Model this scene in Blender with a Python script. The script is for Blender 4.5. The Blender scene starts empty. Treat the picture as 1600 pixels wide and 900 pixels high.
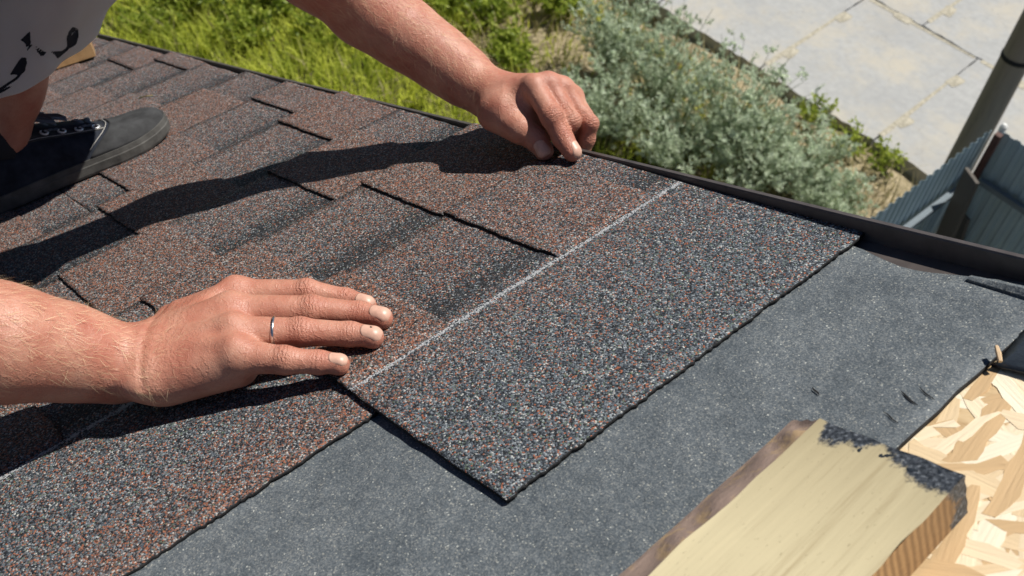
import bpy, math, random
import numpy as np
from mathutils import Matrix, Vector

random.seed(7); rng = np.random.default_rng(7)
S = bpy.context.scene
COL = S.collection

# ------------------------------------------------------------------ camera
F_PX = 1677.0                       # focal length in pixels of a 1600 px wide picture
ROOF_PITCH = math.radians(27)
CAM_H = 0.403                       # camera above the shingle plane (m)
CAM_GROUND = 6.5                    # camera above the ground (m)
_u = np.array([1375, 572, -1677.0]); _u /= np.linalg.norm(_u)       # up-slope, in camera axes
_v = np.array([2770, -1740, 1677.0]); _v -= _u * (_u @ _v); _v /= np.linalg.norm(_v)
_n = np.cross(_u, _v)
RC = np.array([_u, _v, _n])         # camera axes -> roof axes
ct, st = math.cos(ROOF_PITCH), math.sin(ROOF_PITCH)
WR = np.array([[ct, 0, -st], [0, 1, 0], [st, 0, ct]])               # roof axes -> world
ORG = np.array([0, 0, CAM_GROUND - CAM_H * ct])
def r2w(q): return WR @ np.asarray(q, float) + ORG
MROOF = Matrix([[*WR[i], ORG[i]] for i in range(3)] + [[0, 0, 0, 1]])
CAM = np.array([0, 0, CAM_H])
def ray(x, y): return RC @ np.array([(x - 800) / F_PX, (y - 450) / F_PX, 1.0])
def at(x, y, h):                    # roof point seen at a pixel, h above the shingle plane
    r = ray(x, y); return CAM + r * ((h - CAM_H) / r[2])
def ground(x, y, z=0.0):            # world point seen at a pixel, z above the ground
    r = WR @ ray(x, y); c = r2w(CAM); return c + r * ((z - c[2]) / r[2])

cam = bpy.data.cameras.new('camera'); co = bpy.data.objects.new('camera', cam); COL.objects.link(co)
cr, cd, cf = WR @ RC[:, 0], WR @ RC[:, 1], WR @ RC[:, 2]
cl = r2w(CAM)
co.matrix_world = Matrix([[cr[i], -cd[i], -cf[i], cl[i]] for i in range(3)] + [[0, 0, 0, 1]])
cam.sensor_width = 36; cam.lens = F_PX / 1600 * 36; cam.clip_start = 0.02; cam.clip_end = 500
cam.dof.use_dof = True; cam.dof.focus_distance = 0.88; cam.dof.aperture_fstop = 14
S.camera = co

# ------------------------------------------------------------------ sky, sun, exposure
sun_dir = WR @ np.array([0.45, 0.53, 0.714]); sun_dir /= np.linalg.norm(sun_dir)
el = math.asin(sun_dir[2]); az = math.atan2(sun_dir[0], sun_dir[1])
W = bpy.data.worlds.new('World'); S.world = W; W.use_nodes = True
nt = W.node_tree; nt.nodes.clear()
sky = nt.nodes.new('ShaderNodeTexSky'); sky.sky_type = 'NISHITA'; sky.sun_disc = False
sky.sun_elevation = el; sky.sun_rotation = az; sky.air_density = 0.8; sky.dust_density = 0.0; sky.ozone_density = 2.5; sky.altitude = 100
bg = nt.nodes.new('ShaderNodeBackground'); bg.inputs[1].default_value = 0.05
ow = nt.nodes.new('ShaderNodeOutputWorld')
nt.links.new(sky.outputs[0], bg.inputs[0]); nt.links.new(bg.outputs[0], ow.inputs[0])
sl = bpy.data.lights.new('sun', 'SUN'); sl.energy = 5.0; sl.angle = math.radians(0.53); sl.color = (1.0, 0.955, 0.88)
so = bpy.data.objects.new('sun', sl); COL.objects.link(so)
so.rotation_euler = Vector(sun_dir).to_track_quat('Z', 'Y').to_euler(); so.location = (0, 0, 30)
S.view_settings.view_transform = 'Standard'; S.view_settings.look = 'None'
S.view_settings.exposure = 0.24; S.view_settings.gamma = 1.0; S.view_settings.use_curve_mapping = False

# ------------------------------------------------------------------ helpers
def tag(o, label=None, cat=None, group=None, kind=None):
    if label: o['label'] = label
    if cat: o['category'] = cat
    if group: o['group'] = group
    if kind: o['kind'] = kind
    return o
def mesh(name, V, F, mats=None, smooth=False, attrs=None, midx=None):
    V = np.asarray(V, np.float32)
    me = bpy.data.meshes.new(name)
    if isinstance(F, np.ndarray):
        k = F.shape[1]; n = len(F)
        me.vertices.add(len(V)); me.vertices.foreach_set('co', V.ravel())
        me.loops.add(n * k); me.loops.foreach_set('vertex_index', F.astype(np.int32).ravel())
        me.polygons.add(n)
        me.polygons.foreach_set('loop_start', np.arange(0, n * k, k, dtype=np.int32))
        try: me.polygons.foreach_set('loop_total', np.full(n, k, np.int32))
        except Exception: pass
        me.update(calc_edges=True)
    else:
        me.from_pydata(V.tolist(), [], [list(map(int, f)) for f in F]); me.update()
    if attrs:
        for an, av in attrs.items():
            a = me.attributes.new(an, 'FLOAT', 'POINT'); a.data.foreach_set('value', np.asarray(av, np.float32).ravel())
    for m in (mats if isinstance(mats, (list, tuple)) else [mats] if mats else []): me.materials.append(m)
    if midx is not None: me.polygons.foreach_set('material_index', np.asarray(midx, np.int32))
    if smooth: me.polygons.foreach_set('use_smooth', np.ones(len(me.polygons), bool))
    me.update(); return me
def obj(name, me, parent=None, M=None):
    o = bpy.data.objects.new(name, me); COL.objects.link(o)
    if parent is not None: o.parent = parent
    if M is not None: o.matrix_world = M if parent is None else M
    return o
def empty(name, M):
    o = bpy.data.objects.new(name, None); COL.objects.link(o); o.empty_display_size = 0.05; o.matrix_world = M; return o
def T(q): return Matrix.Translation(Vector([float(a) for a in q]))
class MB:
    def __init__(s): s.V = []; s.F = []
    def add(s, V, F):
        b = len(s.V); s.V += [tuple(map(float, v)) for v in V]; s.F += [tuple(b + i for i in f) for f in F]
    def box(s, lo, hi):
        x0, y0, z0 = lo; x1, y1, z1 = hi
        s.add([(x0,y0,z0),(x1,y0,z0),(x1,y1,z0),(x0,y1,z0),(x0,y0,z1),(x1,y0,z1),(x1,y1,z1),(x0,y1,z1)],
              [(0,3,2,1),(4,5,6,7),(0,1,5,4),(1,2,6,5),(2,3,7,6),(3,0,4,7)])
    def tube(s, pts, rad, n=8, cap=True, flat=1.0):
        pts = [np.asarray(p, float) for p in pts]
        rad = [rad] * len(pts) if np.isscalar(rad) else rad
        ring = []; up = None
        for i, p in enumerate(pts):
            d = pts[min(i + 1, len(pts) - 1)] - pts[max(i - 1, 0)]; d = d / (np.linalg.norm(d) + 1e-12)
            if up is None:
                a = np.array([0, 0, 1.0]) if abs(d[2]) < .9 else np.array([1.0, 0, 0]); e1 = np.cross(d, a)
            else: e1 = up - d * (up @ d)
            e1 /= np.linalg.norm(e1) + 1e-12; up = e1; e2 = np.cross(d, e1)
            ring.append([p + rad[i] * (math.cos(2 * math.pi * k / n) * e1 + flat * math.sin(2 * math.pi * k / n) * e2) for k in range(n)])
        V = [q for r in ring for q in r]; F = []
        for i in range(len(pts) - 1):
            for k in range(n):
                k2 = (k + 1) % n; F.append((i * n + k, i * n + k2, (i + 1) * n + k2, (i + 1) * n + k))
        if cap: F.append(tuple(range(n - 1, -1, -1))); F.append(tuple(range((len(pts) - 1) * n, len(pts) * n)))
        s.add(V, F)
    def mesh(s, name, mat, smooth=False): return mesh(name, s.V, s.F, mat, smooth)

# ------------------------------------------------------------------ materials
def mat(name):
    m = bpy.data.materials.new(name); m.use_nodes = True; t = m.node_tree
    b = t.nodes['Principled BSDF']; b.inputs['Specular IOR Level'].default_value = 0.3
    return m, t, b
def N(t, typ, **kw):
    n = t.nodes.new('ShaderNode' + typ)
    for k, v in kw.items(): setattr(n, k, v)
    return n
def L(t, a, b): t.links.new(a, b)
def ramp(t, fac, stops, interp='LINEAR'):
    r = N(t, 'ValToRGB'); r.color_ramp.interpolation = interp
    e = r.color_ramp.elements
    while len(e) < len(stops): e.new(0.5)
    for i, (p, c) in enumerate(stops):
        e[i].position = p; e[i].color = (*c, 1) if len(c) == 3 else c
    L(t, fac, r.inputs[0]); return r.outputs[0]
def mix(t, a, b, fac, mode='MIX'):
    m = N(t, 'Mix', data_type='RGBA', blend_type=mode)
    for s_, v in ((m.inputs[0], fac), (m.inputs[6], a), (m.inputs[7], b)):
        if hasattr(v, 'is_output'): L(t, v, s_)
        elif isinstance(v, (int, float)): s_.default_value = v
        else: s_.default_value = (*v, 1)
    return m.outputs[2]
def mth(t, op, a, b=None, clamp=False):
    m = N(t, 'Math', operation=op, use_clamp=clamp)
    for i, v in enumerate((a, b)):
        if v is None: continue
        if hasattr(v, 'is_output'): L(t, v, m.inputs[i])
        else: m.inputs[i].default_value = v
    return m.outputs[0]
def noise(t, vec, scale, detail=4, rough=0.55):
    n = N(t, 'TexNoise'); n.inputs['Scale'].default_value = scale; n.inputs['Detail'].default_value = detail
    n.inputs['Roughness'].default_value = rough
    if vec is not None: L(t, vec, n.inputs['Vector'])
    return n
def coords(t, scale=None):
    c = N(t, 'TexCoord').outputs['Object']
    if scale is None: return c
    m = N(t, 'Mapping'); m.inputs['Scale'].default_value = scale; L(t, c, m.inputs['Vector']); return m.outputs[0]
def attr(t, name): return N(t, 'Attribute', attribute_name=name).outputs['Fac']
def bump(t, b, h, strength, dist, prev=None):
    n = N(t, 'Bump'); n.inputs['Strength'].default_value = strength; n.inputs['Distance'].default_value = dist
    L(t, h, n.inputs['Height'])
    if prev is not None: L(t, prev, n.inputs['Normal'])
    L(t, n.outputs[0], b.inputs['Normal']); return n.outputs[0]
def plain(name, col, rough=0.6, metal=0.0, nscale=None, namp=0.25, bscale=None, bdist=0.0005, spec=0.3):
    m, t, b = mat(name); b.inputs['Roughness'].default_value = rough; b.inputs['Metallic'].default_value = metal
    b.inputs['Specular IOR Level'].default_value = spec
    c = coords(t)
    if nscale:
        n = noise(t, c, nscale, 5)
        L(t, ramp(t, n.outputs[0], [(0.3, [k * (1 - namp) for k in col]), (0.7, [min(1, k * (1 + namp)) for k in col])]), b.inputs['Base Color'])
    else: b.inputs['Base Color'].default_value = (*col, 1)
    if bscale: bump(t, b, noise(t, c, bscale, 4).outputs[0], 0.6, bdist)
    return m

def granule_material():
    m, t, b = mat('mineral_granules'); c = coords(t)
    vo = N(t, 'TexVoronoi'); vo.inputs['Scale'].default_value = 860; L(t, c, vo.inputs['Vector'])
    sep = N(t, 'SeparateColor'); L(t, vo.outputs['Color'], sep.inputs[0])
    red, dark, xs = attr(t, 'red'), attr(t, 'dark'), attr(t, 'xs')
    grey = ramp(t, sep.outputs[0], [(0, (.010, .012, .016)), (.22, (.028, .036, .046)), (.42, (.074, .090, .110)), (.60, (.138, .160, .178)),
                                    (.78, (.27, .30, .32)), (.86, (.115, .155, .11)), (.91, (.32, .11, .055)), (.972, (.48, .48, .45))], 'CONSTANT')
    warm = ramp(t, sep.outputs[0], [(0, (.012, .011, .012)), (.16, (.050, .040, .038)), (.32, (.135, .080, .062)), (.52, (.27, .100, .056)),
                                    (.68, (.150, .140, .138)), (.80, (.33, .150, .092)), (.89, (.32, .31, .30)), (.972, (.50, .46, .42))], 'CONSTANT')
    big = noise(t, c, 9, 3)
    rsum = mth(t, 'ADD', red, mth(t, 'MULTIPLY', mth(t, 'SUBTRACT', big.outputs[0], 0.5), 0.34))
    pick = mth(t, 'LESS_THAN', sep.outputs[1], rsum)
    col = mix(t, grey, warm, pick)
    bk = ramp(t, sep.outputs[0], [(0, (.012, .012, .014)), (.5, (.026, .027, .03)), (.8, (.05, .052, .055)), (.95, (.16, .12, .10))], 'CONSTANT')
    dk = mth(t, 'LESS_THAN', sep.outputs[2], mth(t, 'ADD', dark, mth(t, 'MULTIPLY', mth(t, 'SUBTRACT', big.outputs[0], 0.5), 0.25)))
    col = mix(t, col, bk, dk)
    # printed alignment line
    g = mth(t, 'ABSOLUTE', mth(t, 'SUBTRACT', xs, 0.157))
    ln = mth(t, 'SUBTRACT', 1.0, mth(t, 'DIVIDE', g, 0.0062), True)
    ln = mth(t, 'MULTIPLY', ln, .92)
    lp = mth(t, 'LESS_THAN', mth(t, 'ADD', mth(t, 'MULTIPLY', sep.outputs[1], 0.75), mth(t, 'MULTIPLY', noise(t, c, 130, 3).outputs[0], 0.62)), ln)
    col = mix(t, col, (.40, .41, .42), lp)
    L(t, col, b.inputs['Base Color']); b.inputs['Roughness'].default_value = 0.72; b.inputs['Specular IOR Level'].default_value = 0.35
    hgt = mth(t, 'SUBTRACT', 1.0, vo.outputs['Distance'])
    hgt = mth(t, 'ADD', hgt, mth(t, 'MULTIPLY', sep.outputs[2], 0.8))
    bump(t, b, hgt, 1.0, 0.0006)
    return m
M_GRAN = granule_material()
M_BIT = plain('bitumen_edge', (.012, .012, .013), 0.75, nscale=500, namp=.6, bscale=700, bdist=.0008)

def underlay_material():
    m, t, b = mat('sanded_underlay'); c = coords(t)
    vo = N(t, 'TexVoronoi'); vo.inputs['Scale'].default_value = 1150; L(t, c, vo.inputs['Vector'])
    sep = N(t, 'SeparateColor'); L(t, vo.outputs['Color'], sep.inputs[0])
    fine = ramp(t, sep.outputs[0], [(0, (.082, .094, .108)), (.35, (.115, .128, .142)), (.62, (.150, .160, .170)), (.86, (.200, .204, .205)), (.97, (.31, .30, .275)), (.995, (.5, .49, .45))], 'CONSTANT')
    n1 = noise(t, c, 14, 5, .6); n2 = noise(t, c, 70, 4, .6)
    f = ramp(t, mth(t, 'ADD', mth(t, 'MULTIPLY', n1.outputs[0], .6), mth(t, 'MULTIPLY', n2.outputs[0], .4)), [(.36, (.68, .73, .75)), (.64, (1.17, 1.20, 1.18))])
    L(t, mix(t, fine, f, 1.0, 'MULTIPLY'), b.inputs['Base Color'])
    b.inputs['Roughness'].default_value = 0.7
    p = bump(t, b, n2.outputs[0], 0.5, 0.004)
    bump(t, b, sep.outputs[1], 0.7, 0.00045, p)
    return m
M_UND = underlay_material()

def wood_material(name, base, dark, scale=(1, 1, 1), grain=28, axis=1, tar=None, rough=.65, sp=0.1, patch=None, saw=None):
    m, t, b = mat(name); sc = [1.0, 1.0, 1.0]; sc[axis] = sp
    c = coords(t, tuple(sc)); cc = coords(t); d = noise(t, c, grain, 6, .6)
    w = noise(t, c, grain * 7, 5, .7)
    f = mth(t, 'ADD', mth(t, 'MULTIPLY', d.outputs[0], .5), mth(t, 'MULTIPLY', w.outputs[0], .5))
    col = ramp(t, f, [(.3, dark), (.46, base), (.7, [min(1, k * 1.15) for k in base])])
    sp_ = noise(t, coords(t, tuple(1.0 if i != axis else .35 for i in range(3))), grain * 22, 2, .5)
    col = mix(t, col, [k * .45 for k in dark], ramp(t, sp_.outputs[0], [(.66, (0, 0, 0)), (.78, (.5, .5, .5))]))
    if patch is not None:
        pn = noise(t, cc, 55, 5, .65)
        col = mix(t, col, patch, ramp(t, pn.outputs[0], [(.5, (0, 0, 0)), (.6, (.8, .8, .8))]))
    if saw is not None:
        wv = N(t, 'TexWave'); wv.bands_direction = 'Y'; wv.inputs['Scale'].default_value = saw; wv.inputs['Distortion'].default_value = 2.5; wv.inputs['Detail'].default_value = 3
        L(t, cc, wv.inputs['Vector']); col = mix(t, col, [k * .6 for k in dark], mth(t, 'MULTIPLY', wv.outputs['Fac'], .6))
    b.inputs['Roughness'].default_value = rough
    if tar is not None:
        st_ = attr(t, 'stain'); col = mix(t, col, [k * .62 for k in dark], mth(t, 'MULTIPLY', mth(t, 'MULTIPLY', st_, d.outputs[0]), 1.1, True))
        tr = attr(t, 'tar'); n = noise(t, coords(t, (1, .45, 1)), 60, 7, .72); n2 = noise(t, cc, 420, 4, .6)
        k = mth(t, 'ADD', mth(t, 'MULTIPLY', n.outputs[0], .82), mth(t, 'MULTIPLY', n2.outputs[0], .18))
        msk = ramp(t, mth(t, 'SUBTRACT', tr, k), [(.0, (0, 0, 0)), (.10, (1, 1, 1))])
        tc = ramp(t, n2.outputs[0], [(.38, (.016, .019, .024)), (.56, (.055, .062, .074)), (.70, (.17, .185, .205))])
        col = mix(t, col, tc, msk)
        L(t, mth(t, 'SUBTRACT', rough, mth(t, 'MULTIPLY', msk, .28)), b.inputs['Roughness'])
        bump(t, b, mth(t, 'ADD', mth(t, 'MULTIPLY', w.outputs[0], .4), mth(t, 'MULTIPLY', mth(t, 'MULTIPLY', msk, n2.outputs[0]), 1.1)), .7, .0010)
    else: bump(t, b, mth(t, 'ADD', w.outputs[0], mth(t, 'MULTIPLY', d.outputs[0], 1.5)), .7, .0012 if patch is not None else .0006)
    L(t, col, b.inputs['Base Color']); return m

def skin_material():
    m, t, b = mat('skin'); c = coords(t)
    n = noise(t, c, 38, 5, .6); n2 = noise(t, c, 260, 3); n3 = noise(t, c, 900, 2)
    col = ramp(t, n.outputs[0], [(.28, (.385, .140, .094)), (.5, (.47, .212, .146)), (.72, (.53, .278, .196))])
    kn = attr(t, 'kn'); kx = attr(t, 'kx'); palm = attr(t, 'pink')
    col = mix(t, col, (.50, .19, .125), mth(t, 'MULTIPLY', kn, .35))
    col = mix(t, col, (.56, .22, .15), palm)
    col = mix(t, col, (.42, .13, .085), ramp(t, noise(t, c, 16, 3).outputs[0], [(.5, (0, 0, 0)), (.72, (.45, .45, .45))]))
    col = mix(t, col, (.40, .18, .12), mth(t, 'MULTIPLY', mth(t, 'LESS_THAN', n2.outputs[0], .40), .35))
    dirt = mth(t, 'MULTIPLY', attr(t, 'dirt'), ramp(t, n2.outputs[0], [(.42, (0, 0, 0)), (.62, (1, 1, 1))]))
    col = mix(t, col, (.12, .085, .07), dirt)
    L(t, col, b.inputs['Base Color'])
    b.inputs['Roughness'].default_value = .46; b.inputs['Specular IOR Level'].default_value = .4
    b.inputs['Subsurface Weight'].default_value = .12; b.inputs['Subsurface Radius'].default_value = (1, .35, .2); b.inputs['Subsurface Scale'].default_value = .006
    ph = mth(t, 'ADD', mth(t, 'MULTIPLY', kx, 2100.0), mth(t, 'MULTIPLY', n2.outputs[0], 16.0))
    wr = mth(t, 'MULTIPLY', mth(t, 'SINE', ph), kn)
    p = bump(t, b, wr, .6, .00045)
    # crossing skin lines + pores
    wv = N(t, 'TexVoronoi'); wv.feature = 'DISTANCE_TO_EDGE'; wv.inputs['Scale'].default_value = 560; L(t, c, wv.inputs['Vector'])
    p = bump(t, b, mth(t, 'MINIMUM', wv.outputs[0], .12), .45, .0016, p)
    p = bump(t, b, n2.outputs[0], .4, .0009, p)
    vn = noise(t, coords(t), 70, 3, .5)
    bump(t, b, ramp(t, vn.outputs[0], [(.47, (0, 0, 0)), (.5, (1, 1, 1)), (.53, (0, 0, 0))]), .22, .0012, p)
    return m
M_SKIN = skin_material()
M_NAIL = plain('nail', (.60, .36, .27), .42, nscale=220, namp=.14, bscale=500, bdist=.0002, spec=.5)
M_HAIR = plain('arm_hair', (.72, .55, .34), .35)
M_TRIM = plain('brown_coated_steel', (.080, .068, .064), .40, nscale=60, namp=.25, bscale=900, bdist=.0002, spec=.5)

# ------------------------------------------------------------------ SDF tools (bodies are grown as one surface)
def smin(a, b, k):
    h = np.clip(.5 + .5 * (b - a) / k, 0, 1); return b + (a - b) * h - k * h * (1 - h)
def rcone(P, a, b, ra, rb):
    a = np.asarray(a, np.float32); b = np.asarray(b, np.float32); ab = b - a
    t_ = np.clip(((P - a) @ ab) / (ab @ ab), 0, 1)
    return np.linalg.norm(P - a - t_[:, None] * ab, axis=1) - (ra + (rb - ra) * t_)
def ell(P, c, ax, r):
    Q = (P - np.asarray(c, np.float32)) @ np.asarray(ax, np.float32).T / np.asarray(r, np.float32)
    k = np.linalg.norm(Q, axis=1); return (k - 1) * min(r)
def chain(P, pts, rad, k):
    d = None
    for i in range(len(pts) - 1):
        e = rcone(P, pts[i], pts[i + 1], rad[i], rad[i + 1]); d = e if d is None else smin(d, e, k)
    return d
def polygonise(fn, lo, hi, h, coarse=5):
    lo = np.asarray(lo, float); n = np.ceil((np.asarray(hi) - lo) / h / coarse).astype(int) + 1
    H = h * coarse
    g = np.stack(np.meshgrid(*[lo[i] + H * (np.arange(n[i]) + .5) for i in range(3)], indexing='ij'), -1).reshape(-1, 3).astype(np.float32)
    d = fn(g).reshape(n)
    near = np.abs(d) < H * 1.25 + .004
    full = np.repeat(np.repeat(np.repeat(np.where(d < 0, -1.0, 1.0).astype(np.float32), coarse, 0), coarse, 1), coarse, 2)
    bi = np.argwhere(near)
    off = np.stack(np.meshgrid(*[np.arange(coarse)] * 3, indexing='ij'), -1).reshape(-1, 3)
    idx = (bi[:, None, :] * coarse + off[None]).reshape(-1, 3)
    for s0 in range(0, len(idx), 400000):
        ii = idx[s0:s0 + 400000]
        full[ii[:, 0], ii[:, 1], ii[:, 2]] = fn((lo + h * (ii + .5)).astype(np.float32))
    Fd = full; s = Fd < 0
    c8 = [(i, j, k) for i in (0, 1) for j in (0, 1) for k in (0, 1)]
    sh = [s[i:s.shape[0] - 1 + i, j:s.shape[1] - 1 + j, k:s.shape[2] - 1 + k] for i, j, k in c8]
    act = np.logical_or.reduce(sh) & ~np.logical_and.reduce(sh)
    A = np.argwhere(act); num = np.full(act.shape, -1, np.int32); num[act] = np.arange(len(A))
    val = {c: Fd[A[:, 0] + c[0], A[:, 1] + c[1], A[:, 2] + c[2]] for c in c8}
    acc = np.zeros((len(A), 3)); cnt = np.zeros(len(A))
    for c in c8:
        for ax in range(3):
            if c[ax] == 0:
                c2 = list(c); c2[ax] = 1; c2 = tuple(c2)
                a, b = val[c], val[c2]; m = (a < 0) != (b < 0)
                t_ = np.where(m, a / np.where(m, a - b, 1), 0)
                p = np.tile(np.array(c, float), (len(A), 1)); p[:, ax] += t_
                acc[m] += p[m]; cnt[m] += 1
    V = lo + h * (A + .5 + acc / cnt[:, None])
    Fs = []
    for ax in range(3):
        b_, c_ = (ax + 1) % 3, (ax + 2) % 3
        sl0 = [slice(None)] * 3; sl1 = [slice(None)] * 3; sl0[ax] = slice(0, -1); sl1[ax] = slice(1, None)
        s0, s1 = s[tuple(sl0)], s[tuple(sl1)]
        E = np.argwhere(s0 != s1); E = E[(E[:, b_] > 0) & (E[:, c_] > 0) & (E[:, b_] < act.shape[b_]) & (E[:, c_] < act.shape[c_])]
        q = []
        for db, dc in ((1, 1), (0, 1), (0, 0), (1, 0)):
            I = E.copy(); I[:, b_] -= db; I[:, c_] -= dc; q.append(num[I[:, 0], I[:, 1], I[:, 2]])
        q = np.stack(q, 1); ok = (q >= 0).all(1); fl = s0[E[:, 0], E[:, 1], E[:, 2]]
        q2 = np.where(fl[:, None], q, q[:, ::-1]); Fs.append(q2[ok])
    return V, np.concatenate(Fs)

# ================================================================== THE GROUND
def ground_material():
    m, t, b = mat('sandy_soil'); c = coords(t)
    n = noise(t, c, .9, 6, .6); n2 = noise(t, c, 9, 6, .65); n3 = noise(t, c, 70, 3)
    f = mth(t, 'ADD', mth(t, 'MULTIPLY', n.outputs[0], .35), mth(t, 'MULTIPLY', n2.outputs[0], .65))
    col = ramp(t, f, [(.33, (.11, .10, .05)), (.46, (.29, .24, .145)), (.6, (.42, .35, .225)), (.75, (.50, .44, .31))])
    # bare sand only in the worn patches; the rest is overgrown dark soil
    far = None
    for (q, rad) in ((ground(862, 95), 1.15), (ground(1345, 300), 1.5), (ground(1130, 60), 1.6)):
        vd = N(t, 'VectorMath', operation='DISTANCE'); L(t, c, vd.inputs[0]); vd.inputs[1].default_value = (q[0], q[1], 0)
        k = mth(t, 'SUBTRACT', mth(t, 'ADD', vd.outputs['Value'], mth(t, 'MULTIPLY', mth(t, 'SUBTRACT', n.outputs[0], .5), 1.6)), rad)
        far = k if far is None else mth(t, 'MINIMUM', far, k)
    soil = ramp(t, n2.outputs[0], [(.35, (.030, .034, .012)), (.65, (.085, .088, .034))])
    col = mix(t, col, soil, mth(t, 'MULTIPLY', mth(t, 'ADD', far, .1), 3.0, True))
    L(t, col, b.inputs['Base Color']); b.inputs['Roughness'].default_value = .95
    p = bump(t, b, n2.outputs[0], .9, .06); bump(t, b, n3.outputs[0], .6, .01, p); return m
gx = np.concatenate([np.linspace(-220, -12, 14), np.linspace(-11.8, 6, 120), np.linspace(7, 220, 14)])
gy = np.concatenate([np.linspace(-220, -2, 12), np.linspace(-1.8, 16, 120), np.linspace(17, 220, 14)])
GX, GY = np.meshgrid(gx, gy, indexing='ij')
def gz(x, y): return .05 * np.sin(x * 1.3 + .4) * np.sin(y * 1.1) + .03 * np.sin(x * 3.1 + y * 2.3) + .015 * np.sin(7 * x - 5 * y)
GZ = np.where((GX > -11) & (GX < 5) & (GY > -1) & (GY < 15), gz(GX, GY), 0)
ii = np.arange(GX.size).reshape(GX.shape)
GF = np.stack([ii[:-1, :-1], ii[1:, :-1], ii[1:, 1:], ii[:-1, 1:]], -1).reshape(-1, 4)
tag(obj('ground', mesh('ground', np.stack([GX, GY, GZ], -1).reshape(-1, 3), GF, ground_material(), True)), 'sandy ground with dry grass below the roof', kind='structure')

# concrete yard of separate slabs
def concrete_material():
    m, t, b = mat('pale_concrete'); c = coords(t)
    c = N(t, 'NewGeometry').outputs['Position']; n = noise(t, c, .8, 6, .62); n2 = noise(t, c, 14, 6, .7); n3 = noise(t, c, 1.5, 6, .72)
    col = ramp(t, n2.outputs[0], [(.3, (.315, .318, .31)), (.7, (.40, .402, .39))])
    col = mix(t, col, (.45, .41, .33), ramp(t, n3.outputs[0], [(.47, (0, 0, 0)), (.66, (.8, .8, .8))]))
    col = mix(t, col, (.29, .295, .295), ramp(t, n.outputs[0], [(.50, (0, 0, 0)), (.75, (.75, .75, .75))]))
    vo = N(t, 'TexVoronoi'); vo.feature = 'DISTANCE_TO_EDGE'; vo.inputs['Scale'].default_value = .55
    w = noise(t, c, 3, 5); mp = N(t, 'Mapping'); L(t, c, mp.inputs[0]); L(t, w.outputs['Color'], mp.inputs['Location']); L(t, mp.outputs[0], vo.inputs[0])
    col = mix(t, col, (.22, .2, .17), mth(t, 'LESS_THAN', vo.outputs[0], .0007))
    L(t, col, b.inputs['Base Color']); b.inputs['Roughness'].default_value = .85
    bump(t, b, n2.outputs[0], .18, .003); return m
M_CON = concrete_material()
M_SAND = plain('drifted_sand', (.38, .35, .275), .95, nscale=25, namp=.3, bscale=60, bdist=.01)
cg = r2w(CAM)
SLAB_W, SLAB_L = 1.30, 1.86
rotz = Matrix.Rotation(math.radians(3.0), 4, 'Z')
yard_o = np.array([cg[0] - .472 * 6.36, cg[1] + 1.172 * 6.36, 0])
mb = MB(); mb.box((-7.5, .1, -.3), (7.5, 9.2, .075))
yard = tag(obj('concrete_pavement', mb.mesh('bed', M_SAND), M=T(yard_o) @ rotz), 'sand bed under the concrete slabs of the yard', kind='structure')
def slab_mesh(w, l, seed):
    r = np.random.default_rng(seed); nx, ny = 20, 26
    X, Y = np.meshgrid(np.linspace(0, w, nx), np.linspace(0, l, ny), indexing='ij')
    Z = np.full(X.shape, .0)
    for A_, j in ((X, 0), (Y, 1)):
        pass
    X[0] += r.uniform(0, .008, ny); X[-1] -= r.uniform(0, .008, ny); Y[:, 0] += r.uniform(0, .03, nx); Y[:, -1] -= r.uniform(0, .008, nx)
    top = np.stack([X, Y, Z], -1).reshape(-1, 3); bot = top.copy(); bot[:, 2] = -.17
    I = np.arange(nx * ny).reshape(nx, ny); F = [tuple(q) for q in np.stack([I[:-1, :-1], I[1:, :-1], I[1:, 1:], I[:-1, 1:]], -1).reshape(-1, 4)]
    n = nx * ny; bd = list(I[:, 0]) + list(I[-1, 1:]) + list(I[-2::-1, -1]) + list(I[0, -2:0:-1])
    for a, b in zip(bd, bd[1:] + bd[:1]): F.append((a, a + n, b + n, b))
    return mesh('slab', np.concatenate([top, bot]), F, M_CON)
sm = [slab_mesh(SLAB_W - .006, SLAB_L - .006, k) for k in range(4)]
pk = MB(); r_ = np.random.default_rng(3)
an = np.linspace(0, 2 * math.pi, 14, endpoint=False)
rr_ = 1 + r_.uniform(-.12, .12, 14)
ox = np.sign(np.cos(an)) * np.abs(np.cos(an)) ** .45 * .10 * rr_; oy = np.sign(np.sin(an)) * np.abs(np.sin(an)) ** .45 * .06 * rr_
pk.add([(x, y, .004) for x, y in zip(ox, oy)] + [(0, 0, .009)], [(i, (i + 1) % 14, 14) for i in range(14)])
PKM = pk.mesh('pocket', M_SAND, True)
strip = MB()
xs_ = np.linspace(.02, SLAB_W - .05, 16); wv = [.002 + .035 * abs(math.sin(3.1 * i + 1)) for i in range(16)]
strip.add([(x, -w, .003) for x, w in zip(xs_, wv)] + [(x, w * .8, .003) for x, w in zip(xs_, wv)], [(i, i + 1, 17 + i, 16 + i) for i in range(15)])
STM = strip.mesh('joint_sand', M_SAND)
kslab = 0
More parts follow.
